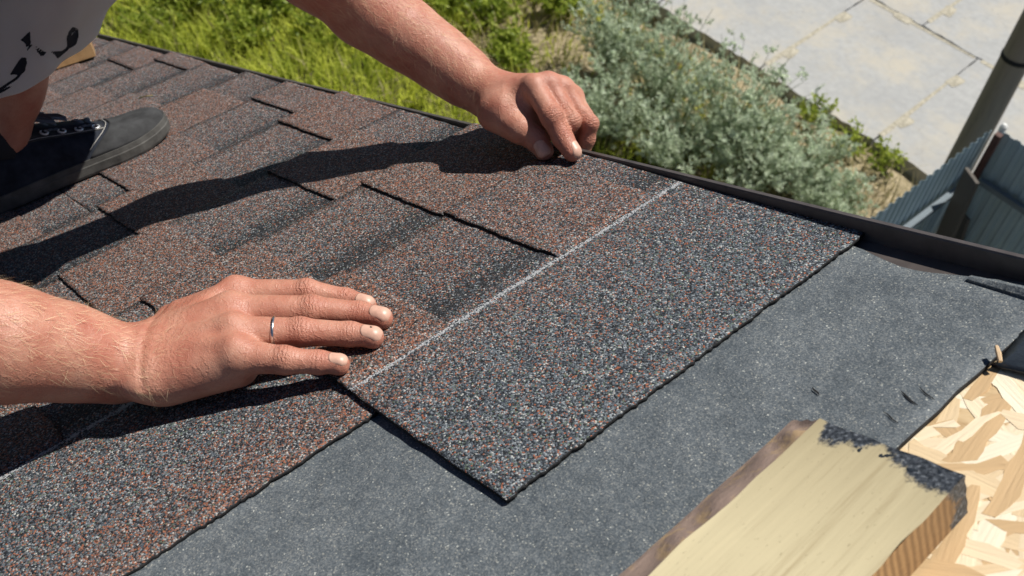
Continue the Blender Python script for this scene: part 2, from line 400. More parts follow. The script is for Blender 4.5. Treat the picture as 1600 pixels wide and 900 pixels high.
for row in range(4):
    for c_ in range(-5, 5):
        x0 = c_ * SLAB_W + (.5 * SLAB_W if row % 2 else 0); y0 = row * SLAB_L
        o = obj('concrete_slab', sm[kslab % 4], yard); kslab += 1
        o.matrix_local = T((x0 + .01, y0 + .01, .14 + random.uniform(-.006, .006))) @ Matrix.Rotation(random.uniform(-.004, .004), 4, 'X') @ Matrix.Rotation(random.uniform(-.004, .004), 4, 'Y')
        if row < 3:
            for (px, py, a) in ((.04, .45, 1.57), (.04, 1.35, 1.57), (.45, SLAB_L - .03, 0)):
                p = obj('sand_filled_pocket', PKM, o); p.matrix_local = T((px, py, 0)) @ Matrix.Rotation(a + random.uniform(-.2, .2), 4, 'Z')
            p = obj('joint_sand', STM, o); p.matrix_local = T((.02, SLAB_L - .02, 0))
            p = obj('joint_sand', STM, o); p.matrix_local = T((.0, .1, 0)) @ Matrix.Rotation(1.5708, 4, 'Z')

# ================================================================== FENCE, POLE
M_FEN = plain('blue_grey_sheet_steel', (.30, .40, .46), .45, metal=.0, nscale=3, namp=.12, spec=.5)
M_POST = plain('red_brown_primer', (.085, .04, .032), .6, nscale=30, namp=.3)
M_RAIL = plain('grey_painted_rail', (.13, .165, .19), .5, nscale=15, namp=.15)
FH = 2.0; kf = CAM_GROUND - FH
fx, fy = cg[0] - .371 * kf, cg[1] + 1.334 * kf
def corr_sheet(w, h, pitch=.08, dep=.014):
    prof = []; x = 0.0
    while x < w - 1e-6:
        for dx, z in ((0, 0), (.36, 0), (.5, 1), (.86, 1)): prof.append((min(x + dx * pitch, w), z * dep))
        x += pitch
    n = len(prof); V = [(x, z, zz) for zz in (0, h) for x, z in prof] + [(x, z - .0012, zz) for zz in (0, h) for x, z in prof]
    F = []
    for i in range(n - 1):
        F.append((i, i + 1, n + i + 1, n + i)); F.append((2 * n + i + 1, 2 * n + i, 3 * n + i, 3 * n + i + 1))
        F.append((n + i, n + i + 1, 3 * n + i + 1, 3 * n + i))
    return mesh('sheet', V, F, M_FEN)
SH = corr_sheet(1.16, FH)
fence = tag(empty('metal_fence', T((fx, fy, 0))), 'blue grey corrugated sheet metal fence with a corner post by the concrete yard', 'fence')
for i in range(4):
    o = obj('fence_sheet', SH, fence); o.matrix_local = T((-.03, -1.15 * (i + 1), 0)) @ Matrix.Rotation(math.pi / 2, 4, 'Z')
for i in range(4):
    o = obj('fence_sheet', SH, fence); o.matrix_local = T((.0 + 1.15 * i, .045, -.0)) @ Matrix.Rotation(math.radians(2), 4, 'Z')
for (x, y) in ((.03, -.03), (.0, -2.4), (.0, -4.6), (2.3, .06), (4.5, .14)):
    m_ = MB(); m_.box((x - .022, y - .022, -.2), (x + .022, y + .022, FH + (.03 if (x, y) == (.03, -.03) else -.05))); obj('post', m_.mesh('post', M_POST), fence)
for z in (.45, 1.62):
    m_ = MB(); m_.box((-.005, -4.6, z - .02), (.035, -.06, z + .02)); obj('rail', m_.mesh('rail', M_RAIL), fence)
    m_ = MB(); m_.box((.06, -.02, z - .02), (4.5, .02, z + .02)); obj('rail', m_.mesh('rail', M_RAIL if z > 1 else M_POST), fence)
m_ = MB(); m_.tube([(.005, .07, FH - .05), (.005, .07, FH + .03), (.005, .07, FH + .045)], [.02, .024, .012], 10); obj('post_cap', m_.mesh('post_cap', plain('white_plastic', (.75, .75, .72), .5)), fence)['label'] = 'small white cap behind the corner post'
# utility pole
_r = WR @ ray(1532, 195); pp = cg + _r * ((fx - .30 - cg[0]) / _r[0]); M_POLE = wood_material('weathered_pole', (.23, .19, .15), (.10, .085, .07), grain=22, axis=2, sp=.06)
pole = tag(empty('utility_pole', T((pp[0], pp[1], 0))), 'grey brown wooden utility pole standing behind the metal fence', 'pole')
m_ = MB(); m_.tube([(.004 * math.sin(i), .004 * math.cos(2 * i), z) for i, z in enumerate(np.linspace(-.3, 8, 14))], list(np.linspace(.106, .086, 14)), 20); obj('shaft', m_.mesh('shaft', M_POLE, True), pole)
for zz in (2.12, 3.6):
    m_ = MB(); m_.tube([(0, 0, zz), (0, 0, zz + .03)], .1065, 20); obj('wire_band', m_.mesh('wire_band', M_BIT, True), pole)
# planks leaning in the fence corner
M_OLDW = wood_material('old_plank', (.10, .088, .075), (.05, .043, .036), grain=30, axis=2, sp=.06)
def hit_x(px, py, x):
    r = WR @ ray(px, py); c = cg; return c + r * ((x - c[0]) / r[0])
for (a, b, w, lb) in (((1519, 274), (1478, 352), .16, 'tall weathered plank leaning in the fence corner'), ((1508, 336), (1466, 368), .12, 'short weathered plank lying aslant below the tall plank in the fence corner')):
    A, B = hit_x(*a, fx + .10), hit_x(*b, fx + .42); d = (B - A) / np.linalg.norm(B - A)
    B = np.array([A[0] + .16, A[1] - .10, .0]) if lb.startswith('tall') else np.array([A[0] + .30, A[1] - .22, .0])
    Ln = np.linalg.norm(B - A); m_ = MB()
    m_.box((-w / 2, -.012, 0), (w / 2, .012, Ln)); q = Vector(-(B - A)).to_track_quat('Z', 'X').to_matrix().to_4x4()
    tag(obj('wood_plank', m_.mesh('plank', M_OLDW), M=T(B) @ q), lb, 'plank', 'planks in the fence corner')

# ================================================================== VEGETATION
def leaf_mat(name, c0, c1, rough=.55, trans=.25):
    m, t, b = mat(name); g = N(t, 'Attribute', attribute_name='tone').outputs['Fac']
    L(t, ramp(t, g, [(0, c0), (1, c1)]), b.inputs['Base Color']); b.inputs['Roughness'].default_value = rough
    tr = N(t, 'BsdfTranslucent'); L(t, ramp(t, g, [(0, [k * 1.2 for k in c0]), (1, [k * 1.25 for k in c1])]), tr.inputs[0])
    mx = N(t, 'MixShader'); mx.inputs[0].default_value = trans; out = t.nodes['Material Output']
    L(t, b.outputs[0], mx.inputs[1]); L(t, tr.outputs[0], mx.inputs[2]); L(t, mx.outputs[0], out.inputs[0]); return m
M_GRASS = leaf_mat('grass_blades', (.18, .25, .02), (.80, .82, .14), trans=.46)
M_DRY = leaf_mat('dry_grass', (.30, .25, .11), (.48, .42, .22), trans=.2)
M_WORM = leaf_mat('wormwood_leaves', (.19, .25, .125), (.76, .84, .66), .7, .36)
M_WEED = leaf_mat('weed_leaves', (.12, .19, .02), (.44, .50, .08), .5, .4)
M_STEM = plain('plant_stem', (.14, .17, .07), .7)
def blades(n, xy, hmin, hmax, w, r):
    n = len(xy); az_ = r.uniform(0, 2 * math.pi, n); h = r.uniform(hmin, hmax, n); ln = r.uniform(.1, 1.1, n) * h
    bx = np.stack([xy[:, 0], xy[:, 1], gz(xy[:, 0], xy[:, 1]) - .02], 1)
    d = np.stack([np.cos(az_), np.sin(az_), np.zeros(n)], 1); sd = np.stack([-np.sin(az_), np.cos(az_), np.zeros(n)], 1)
    p0 = bx; p1 = bx + d * (ln * .3)[:, None] + np.array([0, 0, 1]) * (h * .6)[:, None]; p2 = bx + d * ln[:, None] + np.array([0, 0, 1]) * h[:, None]
    ww = (w * r.uniform(.6, 1.4, n))[:, None]
    V = np.stack([p0 - sd * ww, p0 + sd * ww, p1 - sd * ww * .8, p1 + sd * ww * .8, p2], 1).reshape(-1, 3)
    b = np.arange(n)[:, None] * 5
    F = np.concatenate([np.stack([b[:, 0], b[:, 0] + 1, b[:, 0] + 3], 1), np.stack([b[:, 0], b[:, 0] + 3, b[:, 0] + 2], 1), np.stack([b[:, 0] + 2, b[:, 0] + 3, b[:, 0] + 4], 1)])
    return V, F, n
def clump_noise(x, y): return .5 + .25 * np.sin(1.9 * x + 1.3 * np.sin(1.1 * y)) * np.sin(2.3 * y + np.sin(1.7 * x)) + .25 * np.sin(4.7 * x - 3.1 * y) * np.sin(3.7 * y + 2.2 * x + 1)
def grass_density(x, y):
    # thick along the house, thin over the sandy patches
    d = clump_noise(x, y) * .9 + .35
    p = ground(862, 95); d = np.where((x - p[0]) ** 2 / 1.1 + (y - p[1]) ** 2 / .55 < 1, d * .10, d)
    p = ground(1330, 290); d = np.where((x > p[0] - .7) & (y < 8), d * .07, d)
    d = np.where((x > ground(930, 100)[0]) & (y > 4), d * .30, d)
    d = np.where(y > 7.0, 0, d)
    return d
def scatter(n, x0, x1, y0, y1, r, dens):
    x = r.uniform(x0, x1, n); y = r.uniform(y0, y1, n); k = r.uniform(0, 1, n) < dens(x, y); return np.stack([x[k], y[k]], 1)
r1 = np.random.default_rng(11)
xy = scatter(120000, -12.5, -.5, 1.0, 7.4, r1, grass_density)
V, F, n = blades(0, xy, .06, .30, .007, r1)
tn = np.clip(.75 * clump_noise(xy[:, 0] * 2.6, xy[:, 1] * 2.6) - .12 + r1.uniform(0, .5, n), 0, 1)
gr_o = tag(obj('meadow_grass', mesh('grass', V, F, M_GRASS, attrs={'tone': np.repeat(tn, 5)})), 'tall bright green grass growing along the house', 'grass', kind='stuff')
xy = scatter(26000, -12.5, -.5, 1.0, 7.25, r1, lambda x, y: np.clip(1.1 - grass_density(x, y), .30, 1) * .75)
V, F, n = blades(0, xy, .05, .34, .005, r1)
tag(obj('dry_grass', mesh('dry', V, F, M_DRY, attrs={'tone': np.repeat(r1.uniform(0, 1, n), 5)})), 'straw coloured dry grass on the sandy ground', 'grass', kind='stuff')

def leaves(P, D, ln, wd, r):
    # two-triangle folded leaves, P base points, D directions
    n = len(P); sd = np.cross(D, r.normal(size=(n, 3))); sd /= np.linalg.norm(sd, axis=1)[:, None] + 1e-9
    nn = np.cross(D, sd); l = (ln * r.uniform(.6, 1.35, n))[:, None]; w = (wd * r.uniform(.6, 1.3, n))[:, None]
    mid = P + D * l * .5
    V = np.stack([P, mid + sd * w + nn * w * .35, P + D * l, mid - sd * w + nn * w * .35], 1).reshape(-1, 3)
    b = np.arange(n) * 4
    F = np.concatenate([np.stack([b, b + 1, b + 2], 1), np.stack([b, b + 2, b + 3], 1)])
    return V, F
def shrub(base, height, nst, spread, per, ln, wd, m, label, cat, group, name, seed, lean=(0, 0)):
    r = np.random.default_rng(seed); root = tag(empty(name, T((base[0], base[1], float(gz(base[0], base[1])) - .03))), label, cat, group)
    st_ = MB(); P = []; D = []; TN = []
    for i in range(nst):
        a = r.uniform(0, 2 * math.pi); s_ = spread * math.sqrt(r.uniform(.02, 1)); h = height * r.uniform(.55, 1.05) * (1 - .25 * (s_ / spread) ** 2)
        tip = np.array([math.cos(a) * s_ + lean[0], math.sin(a) * s_ + lean[1], h]); b0 = np.array([math.cos(a) * s_ * .18, math.sin(a) * s_ * .18, 0])
        ctrl = b0 * .4 + np.array([tip[0] * .35, tip[1] * .35, h * .65])
        f = lambda t_: (1 - t_) ** 2 * b0 + 2 * t_ * (1 - t_) * ctrl + t_ * t_ * tip
        st_.tube([f(t_) for t_ in (0, .33, .66, 1)], [.006, .005, .0035, .0015], 4, False)
        bt = r.uniform(0, 1)
        nb = 7
        for j in range(nb):                                  # side sprigs
            t0 = r.uniform(.22, 1); p0 = f(t0); a2 = r.uniform(0, 2 * math.pi)
            dv = np.array([math.cos(a2), math.sin(a2), r.uniform(.3, 1.4)]); dv /= np.linalg.norm(dv); sl_ = r.uniform(.07, .2) * (1.25 - .7 * t0)
            k = max(3, per // nb); tt = r.uniform(0, 1, k)
            P.append(p0 + dv * (tt * sl_)[:, None]); dd = dv + r.normal(size=(k, 3)) * .75; D.append(dd / np.linalg.norm(dd, axis=1)[:, None])
            TN.append(np.clip(.55 * r.uniform(0, 1, k) + .35 * bt + .12 * r.normal() + .1, 0, 1))
    P = np.concatenate(P); D = np.concatenate(D); TN = np.concatenate(TN)
    V, F = leaves(P, D, ln, wd, r)
    obj('stems', st_.mesh('stems', M_STEM), root)
    obj('foliage', mesh('foliage', V, F, m, attrs={'tone': np.repeat(TN, 4)}), root)
    return root
worm = [((955, 120), 1.0, .55, 'tall grey green wormwood bush at the end near the bright grass'), ((935, 215), .75, .5, 'wormwood bush just beyond the hand that holds the roof edge'),
        ((1030, 175), 1.0, .6, 'dense wormwood bush in the middle of the row, behind the one at the trim'), ((1045, 262), .85, .6, 'wormwood bush rising right behind the metal roof trim'),
        ((1130, 235), .95, .6, 'broad wormwood bush along the edge of the concrete slabs'), ((1160, 300), .8, .55, 'wormwood bush behind the trim beside the last small one'),
        ((1235, 290), .62, .5, 'low wormwood bush next to the bare sandy patch'), ((1285, 335), .4, .4, 'smallest wormwood bush, at the sandy patch by the fence')]
for i, (p, h, sp, lb) in enumerate(worm):
    g = ground(*p); shrub(g, h * 1.12, 60, sp, 154, .036, .0062, M_WORM, lb, 'bush', 'wormwood bushes below the roof edge', 'wormwood_bush', 20 + i)
weeds = [((760, 28), .5, .4, 'leafy dark weed between the tall grass and the sandy patch'), ((700, 8), .55, .45, 'broad dark weed beside the worker\'s forearm'),
         ((430, 12), .5, .4, 'dark leafy weed in the grass beyond the shorts'), ((320, 8), .6, .5, 'dark clump of weed where the grass is deepest'),
         ((870, 22), .45, .3, 'weed at the far rim of the sandy patch'), ((250, 40), .32, .35, 'low broad weed in the grass right beyond the eave corner'), ((520, 60), .35, .4, 'spreading weed in the grass below the trim and the forearm'), ((585, 5), .45, .4, 'weed clump hidden partly behind the raised forearm'), ((800, 95), .3, .3, 'small weed between the wrist and the sandy patch'), ((380, 62), .3, .35, 'low weed close to the roof trim in the bright grass'), ((620, 60), .4, .35, 'low leafy weed in the bright grass under the forearm')]
for i, (p, h, sp, lb) in enumerate(weeds):
    g = ground(*p); shrub(g, h * .85, 30, sp, 56, .055, .015, M_WEED, lb, 'weed', 'leafy weeds in the grass', 'leafy_weed', 60 + i)
# straggling sprigs at the slab edge
for i, (p, lb) in enumerate([((1275, 185), 'small sprig growing at the slab edge'), ((1390, 262), 'green tuft at the slab edge near the fence'), ((1330, 232), 'reddish green tuft at the slab edge beside the sprig')]):
    g = ground(*p); shrub((g[0], g[1] - .12), .28, 12, .22, 40, .04, .012, M_WEED, lb, 'weed', 'tufts along the slab edge', 'leafy_weed', 80 + i)
# white litter in the grass
lg = ground(670, 150, .1); m_ = MB()
m_.add([(0, 0, 0), (.10, .02, .01), (.11, .03, .16), (.01, .0, .15), (.05, .03, .09), (0, .012, 0), (.10, .032, .01), (.11, .042, .16), (.01, .012, .15), (.05, .042, .09)],
       [(0, 1, 4), (1, 2, 4), (2, 3, 4), (3, 0, 4), (6, 5, 9), (7, 6, 9), (8, 7, 9), (5, 8, 9), (0, 5, 6, 1), (1, 6, 7, 2), (2, 7, 8, 3), (3, 8, 5, 0)])
tag(obj('paper_scrap', m_.mesh('scrap', plain('white_paper', (.72, .74, .76), .7)), M=T((lg[0] - .05, lg[1], .16))), 'crumpled white scrap of paper lying in the green grass', 'litter')

# ================================================================== HOUSE AND ROOF DECK
M_WALL = plain('grey_render', (.42, .40, .37), .9, nscale=8, namp=.1, bscale=90, bdist=.003)
U0, U1 = -2.19, 1.0
house = tag(empty('house', T((0, 0, 0))), 'house carrying the half shingled roof', 'house')
eave = r2w((U0 + .25, 0, -.06)); ridge = r2w((U1, 0, -.06))
m_ = MB(); y0, y1 = -4.2, .34
m_.add([(eave[0], y, z) for y in (y0, y1) for z in (0, eave[2])] + [(ridge[0], y, ridge[2]) for y in (y0, y1)] + [(2 * ridge[0] - eave[0], y, z) for y in (y0, y1) for z in (0, eave[2])],
       [(0, 1, 3, 2), (0, 6, 7, 4, 1), (2, 3, 5, 9, 8), (6, 8, 9, 7)])
obj('wall', m_.mesh('wall', M_WALL), house)
m_ = MB(); fs = r2w((U0, 0, -.03)); mir = 2 * ridge[0]
m_.add([(mir - x, y, z) for (x, z) in ((fs[0], fs[2]), (ridge[0], ridge[2] + .04)) for y in (-4.5, .56)] + [(mir - x, y, z + .03) for (x, z) in ((fs[0], fs[2]), (ridge[0], ridge[2] + .04)) for y in (-4.5, .56)],
       [(0, 1, 3, 2), (4, 6, 7, 5), (0, 4, 5, 1), (2, 3, 7, 6), (0, 2, 6, 4), (1, 5, 7, 3)])
obj('rear_roof', m_.mesh('rear_roof', M_WALL), house)
for y in (.30, -.3, -.9, -1.5, -2.1):
    m_ = MB(); m_.box((U0 + .04, y - .022, -.17), (U1 - .02, y + .022, -.0285)); o = obj('rafter', m_.mesh('rafter', M_OLDW), house); o.matrix_local = MROOF
m_ = MB(); m_.box((U0 + .05, .535, -.19), (U1, .560, -.0285)); o = obj('fascia_board', m_.mesh('fascia', M_OLDW), house); o.matrix_local = MROOF

H_UND = -.0126; H_DECK = -.0166
def osb_material():
    m, t, b = mat('osb_base'); c = coords(t, (.35, 1, 1)); n = noise(t, c, 60, 5, .7); n2 = noise(t, coords(t), 18, 3)
    L(t, ramp(t, mth(t, 'ADD', mth(t, 'MULTIPLY', n.outputs[0], .6), mth(t, 'MULTIPLY', n2.outputs[0], .4)), [(.32, (.33, .20, .09)), (.5, (.58, .42, .235)), (.7, (.72, .58, .37))]), b.inputs['Base Color'])
    b.inputs['Roughness'].default_value = .7; bump(t, b, n.outputs[0], .6, .0012); return m
deck = MB(); deck.box((U0, -4.5, H_DECK - .012), (U1, .56, H_DECK))
osb = tag(obj('osb_sheet', deck.mesh('deck', osb_material()), M=MROOF), 'pale oriented strand board sheathing left bare beside the underlayment', 'board')
strand_mats = [wood_material('strand_%d' % i, b_, [k * .80 for k in b_], grain=90, axis=0, sp=.05) for i, b_ in enumerate([(.76, .64, .45), (.68, .52, .32), (.80, .71, .54), (.54, .37, .20), (.73, .59, .40)])]
strand_meshes = []
r2 = np.random.default_rng(5)
for k in range(14):
    ln = r2.uniform(.04, .12); wd = r2.uniform(.004, .017); npt = 9
    xs_ = np.linspace(-ln / 2, ln / 2, npt)
    xs_ = xs_ * 1.0; bd_ = r2.normal(0, .0022) * np.sin(np.linspace(0, 3, npt)); up = bd_ + wd / 2 * r2.uniform(.7, 1.1, npt) + r2.normal(0, .0006, npt); lo_ = bd_ - wd / 2 * r2.uniform(.7, 1.1, npt) + r2.normal(0, .0006, npt); lo_[0] += r2.uniform(0, wd * .8); up[-1] -= r2.uniform(0, wd * .8)
    V = [(x, a, 0) for x, a in zip(xs_, up)] + [(x, a, 0) for x, a in zip(xs_, lo_)]; V += [(x, y, .0005) for x, y, _ in V]
    n2_ = npt * 2; F = []
    for i in range(npt - 1): F.append((n2_ + npt + i, n2_ + npt + i + 1, n2_ + i + 1, n2_ + i))
    loop = list(range(npt)) + list(range(2 * npt - 1, npt - 1, -1))
    for a, b in zip(loop, loop[1:] + loop[:1]): F.append((a, b, b + n2_, a + n2_))
    strand_meshes.append([mesh('strand', V, F, sm_) for sm_ in strand_mats])
for k in range(300):
    uu = r2.uniform(-.33, -.13); vv = r2.uniform(.22, .53)
    a = r2.choice([.2, 1.2, -.6, 1.57, .8]) + r2.normal(0, .4)
    o = obj('strand', strand_meshes[r2.integers(14)][r2.integers(5)], osb)
    o.matrix_local = T((uu, vv, H_DECK - .00046 + .0006 * k / 300)) @ Matrix.Rotation(a, 4, 'Z') @ Matrix.Rotation(r2.normal(0, .0015), 4, 'Y')

# the strands further off, joined
rv, rf_, rm_ = [], [], []; base_i = 0
def _geo(me):
    v = np.zeros(len(me.vertices) * 3, np.float32); me.vertices.foreach_get('co', v); return v.reshape(-1, 3), [list(p.vertices) for p in me.polygons]
_g = [_geo(strand_meshes[k][0]) for k in range(14)]
for k in range(3600):
    uu, vv = r2.uniform(-.34, .98), r2.uniform(-1.0, .545)
    if -.33 < uu < -.13 and .22 < vv < .53: continue
    a = r2.choice([.2, 1.2, -.6, 1.57, .8]) + r2.normal(0, .4); v0, f0 = _g[r2.integers(14)]; ca, sa = math.cos(a), math.sin(a)
    rv.append(np.stack([uu + ca * v0[:, 0] - sa * v0[:, 1], np.minimum(vv + sa * v0[:, 0] + ca * v0[:, 1], .559), H_DECK - .00046 + .0006 * k / 3600 + v0[:, 2]], 1))
    mi_ = int(r2.integers(5)); rf_ += [tuple(base_i + i for i in f) for f in f0]; rm_ += [mi_] * len(f0); base_i += len(v0)
tag(obj('far_strands', mesh('far_strands', np.concatenate(rv), rf_, strand_mats, midx=rm_), osb), kind='stuff')
# underlayment sheet
def wav(x, y, s=1.0): return s * (.0009 * np.sin(9 * x + 3 * y) + .0007 * np.sin(23 * y - 11 * x + 1) + .0005 * np.sin(41 * x + 17 * y))
def sheet(x0, x1, y0, y1, nx, ny, zb, th, jit, r, edge_far=None, xline=None):
    X, Y = np.meshgrid(np.linspace(x0, x1, nx), np.linspace(y0, y1, ny), indexing='ij')
    if edge_far is not None: Y = y0 + (Y - y0) / (y1 - y0) * (edge_far(X) - y0)
    XS = X.copy()
    def jg(n): return r.normal(0, jit, n) + np.interp(np.arange(n), np.linspace(0, n - 1, max(3, n // 6)), r.normal(0, jit, max(3, n // 6)))
    X[0] += jg(ny); X[-1] += jg(ny); Y[:, 0] += jg(nx); Y[:, -1] += jg(nx)
    B = zb(X, Y); Tt = B + (th(X, Y) if callable(th) else th)
    n = nx * ny; I = np.arange(n).reshape(nx, ny)
    V = np.concatenate([np.stack([X, Y, Tt], -1).reshape(-1, 3), np.stack([X, Y, B], -1).reshape(-1, 3)])
    ft = np.stack([I[:-1, :-1], I[1:, :-1], I[1:, 1:], I[:-1, 1:]], -1).reshape(-1, 4)
    fb = ft[:, ::-1] + n
    bd = np.concatenate([I[:, 0], I[-1, 1:], I[-2::-1, -1], I[0, -2:0:-1]]); b2 = np.roll(bd, -1)
    fs_ = np.stack([bd, bd + n, b2 + n, b2], 1)
    F = np.concatenate([ft, fb, fs_]); mi = np.concatenate([np.zeros(len(ft), int), np.ones(len(fb) + len(fs_), int)])
    return V, F, mi, X, Y
und_edge = -.2935
def und_far(X):
    return .566 + .012 * np.exp(-((X + .30) / .05) ** 2) - .010 * np.exp(-((X + .40) / .035) ** 2) + .002 * np.sin(40 * X)
r3 = np.random.default_rng(9)
def und_z(X, Y):
    z = H_DECK + .0006 + wav(X, Y, .5) + .0006
    return z
V, F, mi, X, Y = sheet(U0, und_edge, -4.4, .57, 160, 240, und_z, .0034, .0004, r3, und_far)
und = tag(obj('roofing_underlayment', mesh('underlay', V, F, [M_UND, M_BIT], False, midx=mi), M=MROOF), 'grey sanded bitumen underlayment sheet spread on the roof deck', 'underlayment')
# lifted strip of underlayment along the trim
mb = MB(); n_ = 16; us = np.linspace(-.352, -.20, n_); Vv = []; 
for i, uu in enumerate(us):
    k = i / (n_ - 1); w = .005 + .012 * k; lift = .0026 + .004 * math.sin(math.pi * min(1, k * .9)) 
    Vv += [(uu, .560 - .008 * k, H_UND + .002), (uu, .560 - .008 * k + w * .5, H_UND + lift), (uu, .560 - .008 * k + w, H_UND + lift * .8)]
V3 = np.array(Vv); V3 = np.concatenate([V3, V3 - [0, 0, .0022]]); n3_ = n_ * 3; F3 = []
for i in range(n_ - 1):
    for j in range(2):
        a = i * 3 + j; F3.append((a, a + 3, a + 4, a + 1)); F3.append((n3_ + a + 1, n3_ + a + 4, n3_ + a + 3, n3_ + a))
    F3.append((i * 3, n3_ + i * 3, n3_ + i * 3 + 3, i * 3 + 3)); F3.append((i * 3 + 2, i * 3 + 5, n3_ + i * 3 + 5, n3_ + i * 3 + 2))
obj('curled_edge', mesh('curl', V3, F3, M_UND), und)['label'] = 'curled torn edge of the underlayment'
# tears
for i, (x, y, l, a) in enumerate([(1392, 655, .013, .8), (1420, 625, .017, .5), (1448, 618, .015, .45), (1275, 614, .010, .2)]):
    p = at(x, y, H_UND); m_ = MB(); k = 7; w = .00035 + .0003 * (i % 2)
    c_ = [(l * (j / (k - 1) - .5), .0004 * math.sin(j * 1.1 + i)) for j in range(k)]
    m_.add([(x_, y_ + w * math.sin(math.pi * j / (k - 1)) + 1e-4, .0009) for j, (x_, y_) in enumerate(c_)] + [(x_, y_ - w * math.sin(math.pi * j / (k - 1)) - 1e-4, .0007) for j, (x_, y_) in enumerate(c_)],
           [(k + j, k + j + 1, j + 1, j) for j in range(k - 1)])
    o = obj('tar_crack', m_.mesh('crack', M_BIT), und); o.matrix_local = T((p[0], p[1], H_UND + .0006)) @ Matrix.Rotation(-.55 + a * .3, 4, 'Z')

# black membrane offcut on the strand board
M_MEM = plain('black_membrane', (.018, .022, .028), .33, nscale=40, namp=.4, bscale=120, bdist=.002, spec=.5)
a_, b_ = at(1545, 577, H_DECK), at(1600, 591, H_DECK)
V, F, mi, X, Y = sheet(0, .22, 0, .075, 40, 20, lambda X, Y: .0012 + .0035 * np.clip(1 - Y / .012, 0, 1) ** 2 * 0 + .0016 * (1 + np.sin(90 * Y + 20 * X)) * np.clip(X * 20, 0, 1), .0022, .0005, r3)
ang = math.atan2(b_[1] - a_[1], b_[0] - a_[0])
tag(obj('membrane_offcut', mesh('membrane', V, F, [M_MEM, M_MEM], True, midx=mi), M=MROOF @ T((a_[0] + .003, a_[1] + .001, H_DECK + .0008)) @ Matrix.Rotation(ang, 4, 'Z')), 'glossy black membrane offcut on the bare strand board', 'membrane')
# splinter
m_ = MB(); pa, pb = at(1557, 541, H_DECK + .012), at(1563, 565, H_DECK + .0085)
m_.tube([pa, .5 * (pa + pb) + np.array([0, 0, .0006]), pb], [.0012, .0017, .0013], 6); 
tag(obj('wood_splinter', m_.mesh('splinter', plain('fresh_splinter', (.62, .45, .28), .6)), M=MROOF), 'short pale wood splinter at the edge of the black membrane', 'splinter')

# ------------------------------------------------------------------ metal trim along the rake
tr = tag(empty('edge_trim', MROOF @ T((U0, .57, H_UND))), 'dark brown coated steel trim along the roof edge', 'trim')
def extrude(prof, x0, x1, name, m, parent, nseg=40):
    xs_ = np.linspace(x0, x1, nseg); n = len(prof); V = []; F = []
    for x in xs_:
        w = .0006 * math.sin(5 * x) + .0004 * math.sin(13 * x + 1)
        V += [(x, y + w, z) for y, z in prof]
    for i in range(nseg - 1):
        for j in range(n):
            j2 = (j + 1) % n; F.append((i * n + j, i * n + j2, (i + 1) * n + j2, (i + 1) * n + j))
    F.append(tuple(range(n))); F.append(tuple(range((nseg - 1) * n + n - 1, (nseg - 1) * n - 1, -1)))
    return obj(name, mesh(name, V, F, m), parent)
Lt = U1 - U0
extrude([(-.075, -.0036), (-.075, -.0030), (.0095, -.0030), (.0095, -.0036)], -.006, Lt, 'flange', M_TRIM, tr)
extrude([(.0097, -.0036), (.0103, .0130), (.0112, .0143), (.0145, .0145), (.0160, .0133), (.0158, .0121), (.0140, .0131), (.0118, .0131), (.0110, .0120), (.0107, -.0036)], -.006, Lt, 'rib', M_TRIM, tr)
extrude([(.0122, .004), (.0142, .0115), (.0156, .0115), (.0170, -.105), (.0158, -.105), (.0146, .004)], -.006, Lt, 'drip_face', M_TRIM, tr)

# ================================================================== SHINGLES
HS = .0092; TB = .0028; TT = .0026; SH_L = .342; N0 = -.0112
edges = [-.787, -.938, -1.085, -1.229, -1.370, -1.512, -1.656, -1.800, -1.942, -2.085, -2.205]
teeth = [[(.228, .322), (.433, .548)],
         [(-.30, -.18), (-.06, .06), (.187, .302), (.433, .60)],
         [(-.33, -.21), (-.09, .03), (.153, .273), (.400, .515)],
         [(-.23, -.12), (.0, .12), (.246, .365), (.489, .60)],
         [(-.19, -.07), (.05, .18), (.290, .405), (.519, .60)],
         [(-.09, .03), (.15, .27), (.39, .51)],
         [(-.15, -.03), (.10, .21), (.33, .45), (.565, .60)],
         [(-.17, -.05), (.07, .19), (.31, .43), (.548, .60)],
         [(-.21, -.09), (.03, .15), (.27, .39), (.512, .60)],
         [(-.12, .0), (.12, .24), (.36, .48)],
         [(-.05, .07), (.19, .31), (.43, .55)]]
joint = [None, -.26, -.19, -.34, .240, -.12, -.3, -.2, -.05, -.25, -.1]
far_end = [.580, .583, .578, .585, .577, .582, .574, .580, .573, .579, .574]
ordinal = ['', 'first', 'second', 'third', 'fourth', 'fifth', 'sixth', 'seventh', 'eighth', 'ninth', 'tenth']
rs = np.random.default_rng(21)
def zsh(X, Y, k): return HS * (1 - X / SH_L) + wav(X * .6 + k, Y * .8 + k * 2.1, .22)
